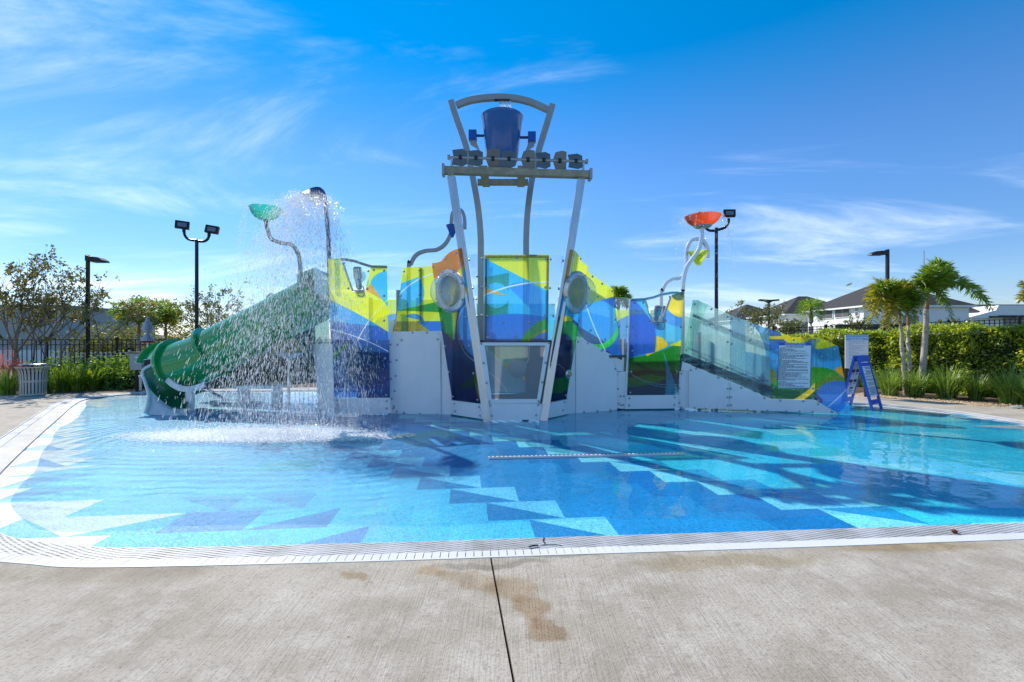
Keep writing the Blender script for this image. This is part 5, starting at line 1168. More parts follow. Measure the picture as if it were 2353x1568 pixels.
# --- small-leaved multi-stem trees
def tree(name, label, pos, hgt, spread, n_stem, leaf_n, mat, seed, ln=.11, wd=.05, group=None, trunk=.05, low=.25, lean=(0, 0)):
    r = random.Random(seed); t = thing(name, label, 'tree', pos, group); wood = MB(); tips = []
    def grow(p, d, l, rad, lev):
        P = [p]; q = p; dd = d.normalized()
        for k in range(3):
            dd = (dd+Vector((r.gauss(0, .13), r.gauss(0, .13), .08))).normalized(); q = q+dd*l/3; P.append(q)
        wood.tube(P, rad, 6 if lev < 2 else 4, scale=[1, .85, .7, .55], cap=False)
        if lev >= 1: tips.extend([(P[1].lerp(P[2], r.random()), dd), (P[2], dd), (P[3], dd)])
        if lev < 3:
            for k in range(3 if lev < 2 else 3):
                a = r.uniform(0, 6.28); o = Vector((math.cos(a), math.sin(a), r.uniform(-.1, .5))); grow(P[r.choice((2, 3, 3))], (dd*.9+o*.75*spread), l*r.uniform(.55, .8), rad*.55, lev+1)
    for s in range(n_stem):
        a = 2*math.pi*s/n_stem+r.uniform(-.4, .4); lean_ = r.uniform(.12, .42)*spread
        grow(Vector((math.cos(a)*.06, math.sin(a)*.06, -.1)), Vector((math.cos(a)*lean_+lean[0], math.sin(a)*lean_+lean[1], 1)), hgt*.46, trunk*r.uniform(.8, 1.1), 0)
    zmax = max(p.z for p, _ in tips); sc = hgt/zmax; wood.v = [(v[0]*sc, v[1]*sc, v[2]*sc) for v in wood.v]
    auto_smooth(part('trunk', wood, MT['bark'], t, local=True), 60)
    rr = np.random.default_rng(seed); nc = max(leaf_n//9, 40); cl = rr.integers(0, len(tips), nc); pick = rr.integers(0, nc, leaf_n); idx = cl[pick]; off = rr.normal(0, .09*hgt/4.5, (nc, 3))[pick]; T = np.array([tuple(tips[i][0]*sc) for i in idx]); Dd = np.array([tuple(tips[i][1]) for i in idx])
    keep = T[:, 2] > hgt*low; T = T[keep]; Dd = Dd[keep]; T = T+off[keep]+rr.normal(0, .05*hgt/4.5, T.shape)
    o = quads('crown', leaves(T, Dd+np.array([[0, 0, -.5]]), ln, wd, rr, .9), mat, t)
    return t
def at(px, Y, z=0): return (((px-CX)/F*Y), Y, z)
tree('myrtle_tree', 'sparse multi-stemmed tree with reddish leaves behind the trash can', at(40, 14.6), 4.5, .95, 4, 1900, MT['myrtle_leaf'], 3, .13, .06, 'thin autumn trees by the left fence', .045)
tree('myrtle_tree', 'slim sparse tree rising at the fence right of the trash can', at(98, 15.0), 3.9, .8, 3, 1300, MT['myrtle_leaf'], 9, .12, .055, 'thin autumn trees by the left fence', .05)
tree('myrtle_tree', 'leaning sparse tree whose twigs cross the slim lamp post', at(150, 15.1), 4.0, 1.15, 3, 1300, MT['myrtle_leaf'], 15, .12, .055, 'thin autumn trees by the left fence', .045, lean=(.15, 0))
tree('thin_tree', 'wide thin-leaved tree behind the twin floodlight post', at(462, 17.5), 3.85, 1.3, 4, 2600, MT['far_leaf'], 21, .11, .05, None, .05)
tree('thin_tree', 'sparse tree with bare twigs in front of the townhouse roofs', at(1735, 33), 4.6, 1.1, 3, 1500, MT['far_leaf'], 31, .20, .09, None, .06)
for i, (px, Y, h, nm) in enumerate(((1800, 34, 3.2, 'bushy young tree left of the far fan palm'), (1822, 36, 3.4, 'bushy young tree touching the far fan palm'), (1935, 36, 3.3, 'airy young tree below the screened balcony'), (1975, 35, 3.6, 'airy young tree below the small white-framed window'), (2212, 40, 3.6, 'faint young tree by the white house corner'))):
    tree('young_tree', nm, at(px, Y), h, .9, 3, 1600, MT['far_leaf'], 50+i, .17, .08, 'young trees in front of the townhouses', .04, low=.2)
for i, (px, Y, rx, rz_, nm) in enumerate(((215, 21, 1.2, 1.5, 'grey-green bush behind the fence right of the slim lamp post'), (258, 23, 1.3, 1.9, 'grey-green bush behind the fence under the wooden pole'), (300, 22, 1.2, 2.0, 'olive bush behind the fence by the folded umbrella'), (420, 21, 1.5, 1.9, 'dark bush behind the fence left of the twin floodlight post'), (505, 20, 1.6, 2.0, 'dark bush behind the fence right of the twin floodlight post'), (560, 22, 1.4, 2.1, 'feathery bush behind the middle of the slide'))):
    w_ = at(px, Y); bush('fence_bush', nm, 'bush', w_, rx, rz_, 2600, .16, .07, MT['far_leaf'], 60+i, 'bushes beyond the left fence')
# --- palms
def frond(P0, tip, sag, nl, ll, mat, t, seed, plum=1.0):
    r = random.Random(seed); P0 = Vector(P0); tip = Vector(tip); V = []; path = []
    for k in range(13):
        s = k/12; q = P0.lerp(tip, s)+Vector((0, 0, sag*math.sin(math.pi*s)**.9)); path.append(q)
    ra = MB().tube(path, .016, 5, scale=[1.5-1.2*k/12 for k in range(13)])
    o = part('frond', ra, [MT['palm_shaft'], mat], t)
    nl = int(nl*1.35)
    for k in range(nl):
        s = .10+.90*k/nl; f = s*12; i = min(int(f), 11); q = path[i].lerp(path[i+1], f-i); d = (path[i+1]-path[i]).normalized(); sx = d.cross(Vector((0, 0, 1)))
        if sx.length < .05: sx = Vector((1, 0, 0))
        sx.normalize(); up = sx.cross(d)
        for sg in (-1, 1):
            for rep in range(2):
                an = r.uniform(-1.0, 1.3)*plum; dd = (sx*sg*math.cos(an)+up*math.sin(an)+d*r.uniform(.45, .9)).normalized(); l = ll*r.uniform(.7, 1.1)*(1-.55*s**3)*(.55+.45*min(s*4, 1))
                e = q+dd*l+Vector((0, 0, -.12*l)); m_ = q+dd*l*.5; wv = dd.cross(Vector((r.gauss(0, 1), r.gauss(0, 1), r.gauss(0, 1)))).normalized()*.016
                V.append([tuple(q), tuple(m_+wv), tuple(e), tuple(m_-wv)])
    org = Vector((0, 0, 0)); z = t
    org = t.location
    quads('leaflets', np.array(V), mat, o, tuple(org)); return o
def palm(name, label, base, top, r0, r1, fronds, mats, seed, shaft=.5, group=None):
    base = Vector(base); top = Vector(top); t = thing(name, label, 'palm', base, group); r = random.Random(seed)
    path = [base+Vector((0, 0, -.05))]+[base.lerp(top, k/8)+Vector((r.gauss(0, .01), r.gauss(0, .01), 0)) for k in range(1, 9)]
    auto_smooth(part('trunk', MB().tube(path, 1.0, 12, scale=[r0+(r1-r0)*k/8+.006*(k % 2) for k in range(9)]), MT['palm_trunk'], t))
    st = top+(top-base).normalized()*shaft; auto_smooth(part('crownshaft', MB().tube([top, top.lerp(st, .4), st], r1*.95, 10, scale=[1, .8, .35]), MT['palm_shaft'], t))
    for i, f in enumerate(fronds): frond(st-(st-top)*.2, f[0], f[1], f[2] if len(f) > 2 else 34, f[3] if len(f) > 3 else .34, mats[i % len(mats)], t, seed+i)
    return t
def T8(x, y, Y): return W(c8, (x, y), Y)
py_, pg_ = MT['palm_yellow'], MT['palm_leaf']
b0 = wp(*c8((905, 1200)), 12.8); b0.z = 0; tp = T8(955, 600, 12.8)
palm('palm_tree', 'single pale-trunked feather palm with one tall upright frond before the hedge', b0, tp, .088, .058, [(T8(1075, 215, 12.6), .15, 44, .52), (T8(1170, 300, 12.3), .12, 40, .42), (T8(1500, 600, 12.4), .52, 46, .36), (T8(1420, 540, 12.9), .45, 36, .32), (T8(1170, 690, 12.4), .35, 24, .22), (T8(830, 420, 12.9), .15, 32, .36), (T8(880, 640, 12.2), .3, 24, .26), (T8(1100, 560, 13.4), .4, 30, .34), (T8(1000, 330, 13.2), .1, 32, .4), (T8(1120, 250, 13.0), .2, 40, .45), (T8(980, 260, 12.4), .1, 36, .42), (T8(900, 350, 12.6), .12, 34, .40), (T8(1150, 400, 13.2), .2, 40, .4)], [pg_], 100, .55)
b1 = wp(*c8((795, 1180)), 12.7); b1.z = 0
palm('palm_tree', 'left stem of the twin yellowing palms before the hedge', b1+Vector((-.05, 0, 0)), T8(738, 745, 12.7), .055, .042, [(T8(455, 600, 12.5), .75, 44, .42), (T8(490, 720, 12.3), .75, 40, .36), (T8(530, 520, 12.9), .45, 42, .42), (T8(620, 460, 12.6), .25, 40, .42), (T8(600, 760, 12.2), .5, 34, .3), (T8(720, 400, 13.0), .10, 40, .42), (T8(640, 800, 12.5), .5, 26, .26), (T8(560, 440, 12.4), .35, 44, .44), (T8(500, 560, 13.1), .55, 42, .42), (T8(520, 660, 12.9), .65, 40, .38), (T8(660, 620, 12.1), .3, 34, .36)], [py_, py_, py_, pg_], 120, .45)
palm('palm_tree', 'right stem of the twin yellowing palms before the hedge', b1+Vector((.16, .1, 0)), T8(800, 735, 12.8), .055, .042, [(T8(740, 390, 12.8), .10, 42, .42), (T8(640, 430, 12.4), .3, 40, .4), (T8(800, 450, 12.5), .10, 36, .36), (T8(860, 560, 12.4), .2, 34, .32), (T8(700, 720, 12.3), .35, 30, .28), (T8(830, 700, 12.3), .3, 26, .26), (T8(690, 500, 13.1), .2, 40, .42), (T8(780, 380, 12.6), .08, 38, .40), (T8(720, 600, 12.2), .2, 34, .34)], [pg_, py_, pg_], 140, .45)
def T1(x, y, Y): return W(c1, (x, y), Y)
for nmx, cx_, top_y, tips_, lab in (('a', 1090, 950, [(860, 800), (880, 730), (960, 705), (1050, 690), (1130, 680), (1190, 720), (1170, 800), (960, 880), (930, 830), (1130, 860)], 'bushy feather palm beyond the fence behind the folded umbrella'), ('b', 1300, 960, [(1190, 760), (1220, 710), (1290, 700), (1360, 730), (1400, 790), (1405, 860), (1210, 850), (1230, 900), (1370, 900), (1330, 800)], 'bushy feather palm beyond the fence left of the twin floodlight post')):
    Y = 18.0; bs = T1(cx_, 1200, Y); bs.z = 0; rj = random.Random(cx_)
    palm('bushy_palm', lab, bs, T1(cx_, top_y, Y), .09, .07, [(T1(x, y, Y+rj.uniform(-.8, .8)), .25, 20, .46) for x, y in tips_], [pg_, pg_, py_], cx_, .4)
q = at(1863, 38); palm('fan_palm', 'far stout palm standing in front of the white townhouses', q, wp(1863, 728, 38), .22, .18, [(wp(1863+dx, 712+dy, 38+dz), .3, 22, .9) for dx, dy, dz in ((-26, 6, 0), (-22, -12, .5), (-8, -18, 0), (8, -19, .6), (21, -10, 0), (27, 8, 0), (-18, 24, -.8), (18, 26, -.8), (0, -6, -1.5))], [pg_], 300, .5)
q = at(1421, 16); palm('palm_tree', 'palm top just showing above the clear screen of the fort', q, wp(1421, 705, 16), .10, .07, [(wp(1421+dx, 690+dy, 16+dz), .15, 24, .36) for dx, dy, dz in ((-22, 0, 0), (-14, -18, .3), (0, -24, 0), (14, -18, 0), (24, -4, .3), (18, 16, -.3), (-16, 18, -.3))], [pg_], 320, .3)
q = at(2372, 13.0); palm('palm_tree', 'palm frond poking in beside the hedge end by the far house', q, wp(2378, 720, 13), .08, .06, [(wp(2345, 690, 13), .2, 26, .3), (wp(2350, 650, 13), .1, 26, .3), (wp(2400, 660, 13), .1, 26, .3)], [py_], 340, .3)
# --- pebble bed
bed_r = [(9.3, 13.3), (9.5, 12.75), (9.78, 11.98), (11.22, 10.02), (14.5, 5.6), (16.5, 6.5), (13.8, 10.6), (11.8, 14.2), (10.2, 18), (9.0, 18)]
MT['soil'] = pbr('mulch_soil', (.10, .065, .035), .95, var=.5, vscale=18, bump=.6, bscale=40)
tag(part('planting_bed', MB().slab(bed_r, -.12, -.015), MT['soil'], None), kind='structure')
tag(part('planting_bed', MB().slab([(-26, 12.15), (-13.62, 12.65), (-11.25, 13.45), (-9.4, 14.4), (-6, 14.9), (-6, 16.5), (-26, 16.5)], -.12, -.015), MT['soil'], None), kind='structure')
m, N, L = new_mat('pebble'); b = N['Principled BSDF']; g = N.new('ShaderNodeNewGeometry'); cr = N.new('ShaderNodeValToRGB'); cr.color_ramp.elements[0].color = (.30, .17, .08, 1); cr.color_ramp.elements[1].color = (.66, .52, .36, 1); e = cr.color_ramp.elements.new(.5); e.color = (.52, .34, .18, 1); L.new(g.outputs['Random Per Island'], cr.inputs[0]); L.new(cr.outputs[0], b.inputs[0]); b.inputs['Roughness'].default_value = .6
pr = np.random.default_rng(8); PV = []; PFc = []
octv = np.array([(1, 0, 0), (-1, 0, 0), (0, 1, 0), (0, -1, 0), (0, 0, 1), (0, 0, -1)], float); octf = [(0, 2, 4), (2, 1, 4), (1, 3, 4), (3, 0, 4), (2, 0, 5), (1, 2, 5), (3, 1, 5), (0, 3, 5)]
PBED = [(p[0], p[1]) for p in bed_r]; cnt = 0; mbp = MB()
while cnt < 5200:
    t = pr.random(); e0 = Vector((9.55, 12.7)).lerp(Vector((11.9, 9.1)), t) if t > .0 else None
    if t < .18: e0 = Vector((9.5, 12.75)).lerp(Vector((9.78, 11.98)), t/.18)
    else: e0 = Vector((9.78, 11.98)).lerp(Vector((12.1, 8.9)), (t-.18)/.82)
    dd = abs(pr.normal(0, .38)); x = e0.x+dd*.8; y = e0.y+dd*.58
    s = pr.uniform(.012, .028); a = pr.uniform(0, 6.28); rot = np.array([[math.cos(a), -math.sin(a), 0], [math.sin(a), math.cos(a), 0], [0, 0, 1]])
    v = (octv*np.array([s*pr.uniform(.9, 1.5), s, s*.65]))@rot.T+np.array([x, y, -.012+pr.uniform(0, .012)]); mbp.add([tuple(q) for q in v], octf); cnt += 1
o = part('pebbles', mbp, m, None); tag(o, 'tan river pebbles spread along the edge of the planting bed', 'pebbles', kind='stuff')
# ================================================================== FENCES
def fence(name, label, pts, z0, ztop, spacing, mat, pw=.018, post_gap=2.4, rails=(.05, .22), post_w=.06, group=None, caps=False):
    a, b_ = Vector((*pts[0], 0)), Vector((*pts[1], 0)); d = b_-a; ln = d.length; u = d.normalized(); rz = math.atan2(u.y, u.x); t = thing(name, label, 'fence', (a.x, a.y, 0), group)
    zt = ztop if isinstance(ztop, tuple) else (ztop, ztop); h = min(zt)-z0
    pk = mesh_of(MB().box((0, 0, (h)/2), (pw, pw, h)), 'picket', mat); po = mesh_of(MB().box((0, 0, (h+.08)/2), (post_w, post_w, h+.08)), 'fence_post', mat)
    n = int(ln/spacing)
    for i in range(n+1):
        p = u*(i*spacing); f = i*spacing/ln; link('picket', pk, t, Matrix.Translation((p.x, p.y, z0+(zt[1]-zt[0])*f)) @ Matrix.Rotation(rz, 4, 'Z'))
    for i in range(int(ln/post_gap)+1):
        p = u*(i*post_gap+.05); f = i*post_gap/ln; link('fence_post', po, t, Matrix.Translation((p.x, p.y, z0+(zt[1]-zt[0])*f)) @ Matrix.Rotation(rz, 4, 'Z'))
    for r_ in rails+(h-.12,):
        part('rail', MB().bar([Vector((0, 0, zt[0]-r_)), u*ln+Vector((0, 0, zt[1]-r_))], .035, .03), mat, t, local=True)
    return t
fence('metal_fence', 'black metal picket fence with two top rails behind the left planting', (at(-60, 15.6)[:2], at(760, 16.4)[:2]), -.1, 1.56, .155, MT['black_metal'], .019, 2.3, (.02, .19))
fence('white_fence', 'low white picket fence beyond the black fence on the left', (at(148, 18.4)[:2], at(306, 20)[:2]), -.1, 1.02, .16, pbr('white_vinyl', (.72, .72, .72), .5), .06, 2.0, (.03, .16), .12)
fence('metal_fence', 'black metal fence showing just above the long hedge', (at(1775, 25)[:2], at(2420, 20)[:2]), .2, (2.22, 2.55), .17, MT['black_metal'], .03, 2.4, (.03, .18), .09)
# ================================================================== HOUSES
MT['stucco'] = pbr('white_stucco', (.84, .84, .83), .9, var=.04, vscale=2)
MT['stucco_grey'] = pbr('grey_stucco', (.42, .42, .42), .9, var=.06, vscale=.6)
MT['shingle'] = pbr('dark_shingles', (.035, .033, .035), .85, var=.35, vscale=4, stretch=(1, 1, 5), bump=.3, bscale=20)
MT['win_glass'] = pbr('window_glass', (.05, .065, .08), .08, spec=.8)
MT['insect_screen'] = pbr('porch_screen', (.10, .10, .105), .7)
MT['stone'] = pbr('stone_veneer', (.36, .34, .33), .9, var=.4, vscale=6, stretch=(1, 1, 3), bump=.5, bscale=10)
def side_rect(X, p0, p1):
    """pixel rectangle on a facade facing the pool (plane x = X): returns y0,y1,z0,z1"""
    ya = X*F/(p0[0]-CX); yb = X*F/(p1[0]-CX); return sorted((ya, yb)), sorted((H+(CY-p0[1])/F*ya, H+(CY-p1[1])/F*yb))
def house(label, x0, y0, x1, y1, ze, zr, over=.45, side_win=(), front_win=()):
    t = thing('townhouse', label, 'house', ((x0+x1)/2, (y0+y1)/2, 0))
    part('wall', MB().box(((x0+x1)/2, (y0+y1)/2, ze/2-.1), (x1-x0, y1-y0, ze+.2)), MT['stucco'], t)
    a, b_, c, d = x0-over, x1+over, y0-over, y1+over; w = min(b_-a, d-c)/2; cx_, cy_ = (a+b_)/2, (c+d)/2
    r0, r1 = ((a+w, cy_), (b_-w, cy_)) if b_-a > d-c else ((cx_, c+w), (cx_, d-w))
    rf = MB().add([(a, c, ze), (b_, c, ze), (b_, d, ze), (a, d, ze), (r0[0], r0[1], zr), (r1[0], r1[1], zr)], [(0, 1, 5, 4) if b_-a > d-c else (0, 1, 4), (1, 2, 5) if b_-a > d-c else (1, 2, 5, 4), (2, 3, 4, 5) if b_-a > d-c else (2, 3, 5), (3, 0, 4) if b_-a > d-c else (3, 0, 4, 5), (3, 2, 1, 0)])
    part('roof', rf, MT['shingle'], t)
    part('fascia', MB().box((cx_, cy_, ze-.11), (b_-a-.04, d-c-.04, .2)), MT['stucco'], t)
    for (p0, p1, kind) in side_win:
        (ya, yb), (za, zb) = side_rect(x0, p0, p1)
        fr = part('window', MB().box((x0-.03, (ya+yb)/2, (za+zb)/2), (.10, yb-ya+.16, zb-za+.16)), MT['stucco'], t)
        part('pane', MB().box((x0-.07, (ya+yb)/2, (za+zb)/2), (.06, yb-ya, zb-za)), MT['insect_screen'] if kind else MT['win_glass'], fr)
        if not kind: part('sash_bar', MB().box((x0-.10, (ya+yb)/2, (za+zb)/2), (.05, yb-ya, .06)), MT['stucco'], fr)
    for (xa, xb, za, zb) in front_win:
        fr = part('window', MB().box(((xa+xb)/2, y0-.03, (za+zb)/2), (xb-xa+.16, .10, zb-za+.16)), MT['stucco'], t)
        part('pane', MB().box(((xa+xb)/2, y0-.07, (za+zb)/2), (xb-xa, .06, zb-za)), MT['win_glass'], fr)
    return t
# panes must be parented relative to their frames' own origin, which is the house centre
sw = [(c7((1517, 377)), c7((1580, 455)), 1), (c7((1587, 372)), c7((1650, 450)), 1), (c7((1680, 364)), c7((1752, 440)), 1), (c7((1760, 357)), c7((1828, 434)), 1), (c7((1892, 345)), c7((1918, 424)), 0)]
house('white two-storey townhouse with dark hip roof and screened balcony behind the palms', 37.4, 48.4, 48.6, 57.5, 5.3, 8.1, side_win=sw, front_win=[(41.5, 43.2, 2.6, 4.2)])
house('white townhouse with dark hip roof behind the far stout palm', 38.2, 63.5, 49, 73, 5.3, 8.2, side_win=[(c7((985, 443)), c7((1030, 505)), 1), (c7((1038, 438)), c7((1083, 500)), 1)], front_win=[(40.5, 42, 2.6, 4.2)])
house('farthest townhouse roof, partly behind the sparse tree', 38.6, 80, 50, 92, 5.2, 8.4)
# house with stone front at the right edge
t = thing('stone_front_house', 'white house with stone accents and solar panels beyond the right end of the hedge', 'house', (56, 56, 0))
part('wall', MB().box((56.8, 56, 2.0), (9.4, 8, 4.4)), MT['stucco'], t); part('stone_wall', MB().box((57.2, 51.95, 2.0), (2.2, .2, 4.2)), MT['stone'], t); part('stone_wall', MB().box((62.8, 51.5, 2.2), (3.4, 1.2, 4.4)), MT['stone'], t)
part('roof', MB().prism([(51.6, 4.1), (55.0, 5.0), (55.3, 5.55), (62, 5.55), (62, 4.2)], 51.7, 60.5), MT['stucco'], t); part('roof', MB().add([(54.2, 51.2, 4.15), (65, 51.2, 4.15), (65, 56, 6.0), (54.2, 56, 6.0), (54.2, 60, 4.15), (65, 60, 4.15)], [(0, 1, 2, 3), (3, 2, 5, 4), (0, 3, 4), (1, 5, 2)]), MT['shingle'], t)
sol = pbr('solar_panel', (.03, .045, .09), .15, spec=.8)
for i in range(5): part('solar_panel', MB().add([(55.2+i*1.15, 51.45, 4.36), (56.25+i*1.15, 51.45, 4.36), (56.25+i*1.15, 55.0, 5.73), (55.2+i*1.15, 55.0, 5.73)], [(0, 1, 2, 3)]), sol, t)
for x in (53.2, 54.6): f = part('window', MB().box((x, 51.97, 2.1), (1.0, .1, 1.5)), MT['stucco'], t); part('pane', MB().box((x, 51.9, 2.1), (.8, .06, 1.3)), MT['win_glass'], f)
# veranda wall below the first townhouse
t = thing('patio_wall', 'low dark patio enclosure in front of the white townhouse', 'wall', (36, 44, 0))
part('wall', MB().box((37.5, 44, 1.1), (9, .3, 2.2)), pbr('patio_grey', (.32, .32, .34), .9), t); part('coping', MB().box((37.5, 44, 2.85), (12, .8, .5)), MT['shingle'], t)
for i in range(8): part('pillar', MB().box((33.4+i*1.25, 43.9, 2.35), (.28, .3, .6)), MT['stucco'], t)
# left buildings
t = thing('grey_building', 'plain grey stucco building behind the sparse trees on the left', 'building', (-33, 33, 0))
part('wall', MB().box((-34.6, 34, 1.8), (9.6, 8, 3.8)), MT['stucco_grey'], t); part('parapet', MB().box((-34.6, 34, 3.78), (9.9, 8.3, .22)), pbr('grey_coping', (.3, .3, .3), .8), t); part('base_band', MB().box((-34.6, 29.95, .4), (9.6, .1, 1.0)), MT['stucco'], t)
t = thing('low_house', 'distant low house with a grey hip roof beyond the bushes', 'house', (-70, 82, 0))
part('wall', MB().box((-70, 82, 1.0), (13, 9, 2.2)), pbr('beige_stucco', (.45, .42, .38), .9), t)
part('roof', MB().add([(-77, 77, 2.0), (-63, 77, 2.0), (-63, 87, 2.0), (-77, 87, 2.0), (-73, 82, 3.2), (-67, 82, 3.2)], [(0, 1, 5, 4), (1, 2, 5), (2, 3, 4, 5), (3, 0, 4), (3, 2, 1, 0)]), MT['shingle'], t)
# ================================================================== LAMPS AND POLES
MT['pole'] = pbr('dark_bronze_pole', (.018, .018, .022), .38, .4, var=.2)
MT['lens'] = pbr('lamp_lens', (.16, .17, .19), .15, spec=.8)
def pole(t, x, y, h, r0=.07, r1=.05): auto_smooth(part('pole', MB().tube([(x, y, -.1), (x, y, h*.5), (x, y, h)], 1, 12, scale=[r0, (r0+r1)/2, r1]), MT['pole'], t)); part('base_plate', MB().box((x, y, -.02), (.3, .3, .06)), MT['pole'], t)
def flood(t, p, tx, tz, yaw):
    m_ = MB().box((0, 0, 0), (.42, .12, .27)); o = part('lamp_head', m_, MT['pole'], t, mw=Matrix.Translation(Vector(p)-t.location) @ Matrix.Rotation(R(yaw), 4, 'Z') @ Matrix.Rotation(R(tx), 4, 'X') @ Matrix.Rotation(R(tz), 4, 'Y'))
    part('lens', MB().box((0, -.062, -.01), (.27, .01, .15)), MT['lens'], o, local=True)
    fins = MB()
    for k in range(5): fins.box((-.16+.08*k, .08, 0), (.012, .05, .22))
    part('cooling_fins', fins, MT['pole'], o, local=True)
Y = 16.2; px = c1((1543, 0))[0]; x = (px-CX)/F*Y; zt = wp(px, c1((0, 215))[1], Y).z
t = thing('twin_floodlight_post', 'dark post with two floodlights on a U-shaped arm behind the slide', 'lamp post', (x, Y, 0)); pole(t, x, Y, zt, .065, .055)
for pts in (((1443, 150), (1452, 185), (1480, 212), (1540, 222)), ((1640, 180), (1630, 208), (1600, 228), (1540, 226))):
    auto_smooth(part('arm', MB().tube(bezier([W(c1, p, Y) for p in pts], 6), .045, 8), MT['pole'], t))
    q = W(c1, pts[0], Y); auto_smooth(part('socket', MB().lathe(q+Vector((0, 0, -.03)), [(.055, 0), (.055, .16)], 10), MT['pole'], t))
q = W(c1, (1430, 100), Y); flood(t, q, -8, 3, 28); q = W(c1, (1664, 136), Y); flood(t, q, -8, 8, 12)
Y = 17.0; px = c6((898, 0))[0]; x = (px-CX)/F*Y; zt = wp(px, c6((0, 195))[1], Y).z
t = thing('twin_floodlight_post', 'dark post with a floodlight arm standing behind the orange bowl', 'lamp post', (x, Y, 0)); pole(t, x, Y, zt, .07, .058)
for pts in (((985, 130), (980, 165), (955, 195), (898, 212)), ((812, 150), (820, 190), (850, 214), (898, 214))):
    auto_smooth(part('arm', MB().tube(bezier([W(c6, p, Y) for p in pts], 6), .05, 8), MT['pole'], t))
q = W(c6, (988, 95), Y); flood(t, q, -8, 2, -8); q = W(c6, (805, 115), Y+.3); flood(t, q, -8, 2, 20)
def area_light(label, px, pyt, Y, sgn, L_=.62, r=.075):
    x = (px-CX)/F*Y; zt = wp(px, pyt, Y).z; t = thing('area_light_post', label, 'lamp post', (x, Y, 0)); part('pole', MB().box((x, Y, zt/2-.05), (r*2, r*2, zt+.1)), MT['pole'], t)
    part('lamp_head', MB().prism([(x+sgn*r*.5, zt-.02), (x+sgn*.15, zt-.06), (x+sgn*(L_*.75), zt-.10), (x+sgn*L_, zt-.20), (x+sgn*(L_+.03), zt-.26), (x+sgn*.2, zt-.24), (x+sgn*r*.5, zt-.22)], Y-.14, Y+.14), MT['pole'], t)
    part('lens', MB().box((x+sgn*L_*.6, Y, zt-.255), (L_*.5, .2, .02)), MT['lens'], t); return t
area_light('slim dark lamp post with one flat head behind the left shrubs', c1((690, 0))[0], c1((0, 335))[1], 15.9, 1, .62, .042)
area_light('slim dark lamp post with one flat head rising behind the yellowing palms', c8((626, 0))[0], c8((0, 102))[1], 20, -1, .78, .052)
Y = 46; x = (c7((980, 0))[0]-CX)/F*Y; zt = W(c7, (980, 262), Y).z; t = thing('double_area_light', 'far slim post with two flat lamp heads before the townhouse roofs', 'lamp post', (x, Y, 0)); part('pole', MB().box((x, Y, zt/2), (.16, .16, zt)), MT['pole'], t)
for s in (-1, 1): part('lamp_head', MB().prism([(x+s*.05, zt), (x+s*.95, zt+.06), (x+s*.98, zt-.10), (x+s*.3, zt-.16), (x+s*.05, zt-.3)], Y-.2, Y+.2), MT['pole'], t)
for px, y0, lab in ((187, 712, 'far wooden utility pole beside the slim lamp post'), (253, 733, 'far wooden utility pole with short pegs left of the bushy palms')):
    Y = 55; x = (px-CX)/F*Y; zt = wp(px, y0, Y).z; t = thing('utility_pole', lab, 'pole', (x, Y, 0)); auto_smooth(part('pole', MB().tube([(x, Y, -.1), (x, Y, zt)], .14, 8), pbr('weathered_pole', (.16, .14, .13), .9), t))
    for k in range(3): part('cross_arm', MB().box((x+.25, Y, zt-.3-.9*k), (.9, .1, .1)), MT['bark'], t)
Y = 58; x = (2123-CX)/F*Y; zt = wp(2123, 579, Y).z; t = thing('flag_pole', 'thin bare mast rising behind the single palm', 'pole', (x, Y, 0)); auto_smooth(part('pole', MB().tube([(x, Y, 0), (x, Y, zt*.6), (x, Y, zt)], 1, 8, scale=[.12, .08, .04]), MT['grey_metal'], t)); part('finial', MB().lathe((x, Y, zt), [(.05, 0), (.07, .08), (.0001, .15)], 8), MT['grey_metal'], t)
# ================================================================== TRASH CAN
tx, ty = gp(54, 911.5); tc_ = thing('trash_can', 'round flared trash can of pale metal slats on the concrete by the shrubs', 'trash can', (tx, ty+.25, 0))
MT['slat'] = pbr('slat_metal', (.42, .44, .42), .4, .3, var=.06)
NS = 24; prof = [(.26, .03), (.265, .35), (.275, .58), (.30, .70), (.345, .78)]
mb = MB(); w = .046
vs = []
for r_, z in prof: vs += [(r_, -w/2, z), (r_, w/2, z), (r_-.008, w/2, z), (r_-.008, -w/2, z)]
mb.add(vs, [(4*i+j, 4*i+4+j, 4*i+4+(j+1) % 4, 4*i+(j+1) % 4) for i in range(len(prof)-1) for j in range(4)]+[(0, 1, 2, 3), (16, 17, 18, 19)]); sm = mesh_of(mb, 'slat', MT['slat'])
for k in range(NS): link('slat', sm, tc_, Matrix.Rotation(2*math.pi*k/NS, 4, 'Z'))
for r_, z in ((.262, .04), (.258, .40)): auto_smooth(part('band', MB().lathe((0, 0, z), [(r_-.015, -.025), (r_+.006, -.025), (r_+.006, .025), (r_-.015, .025), (r_-.015, -.025)], 32), MT['slat'], tc_, local=True))
auto_smooth(part('rim', MB().lathe((0, 0, .78), [(.335, -.012), (.352, -.012), (.352, .012), (.335, .012), (.335, -.012)], 32), MT['slat'], tc_, local=True))
auto_smooth(part('liner', MB().lathe((0, 0, .02), [(.22, 0), (.235, .62), (.225, .62), (.21, .01)], 24), MT['dark'], tc_, local=True))
auto_smooth(part('lid_ring', MB().lathe((0, 0, .86), [(.10, -.01), (.26, -.015), (.27, .0), (.25, .015), (.10, .012), (.10, -.01)], 28), MT['light_metal'], tc_, local=True))
for a in (0.4, 2.5, 4.6): part('lid_strut', MB().tube([(math.cos(a)*.25, math.sin(a)*.25, .86), (math.cos(a)*.32, math.sin(a)*.32, .77)], .008, 6), MT['slat'], tc_, local=True)
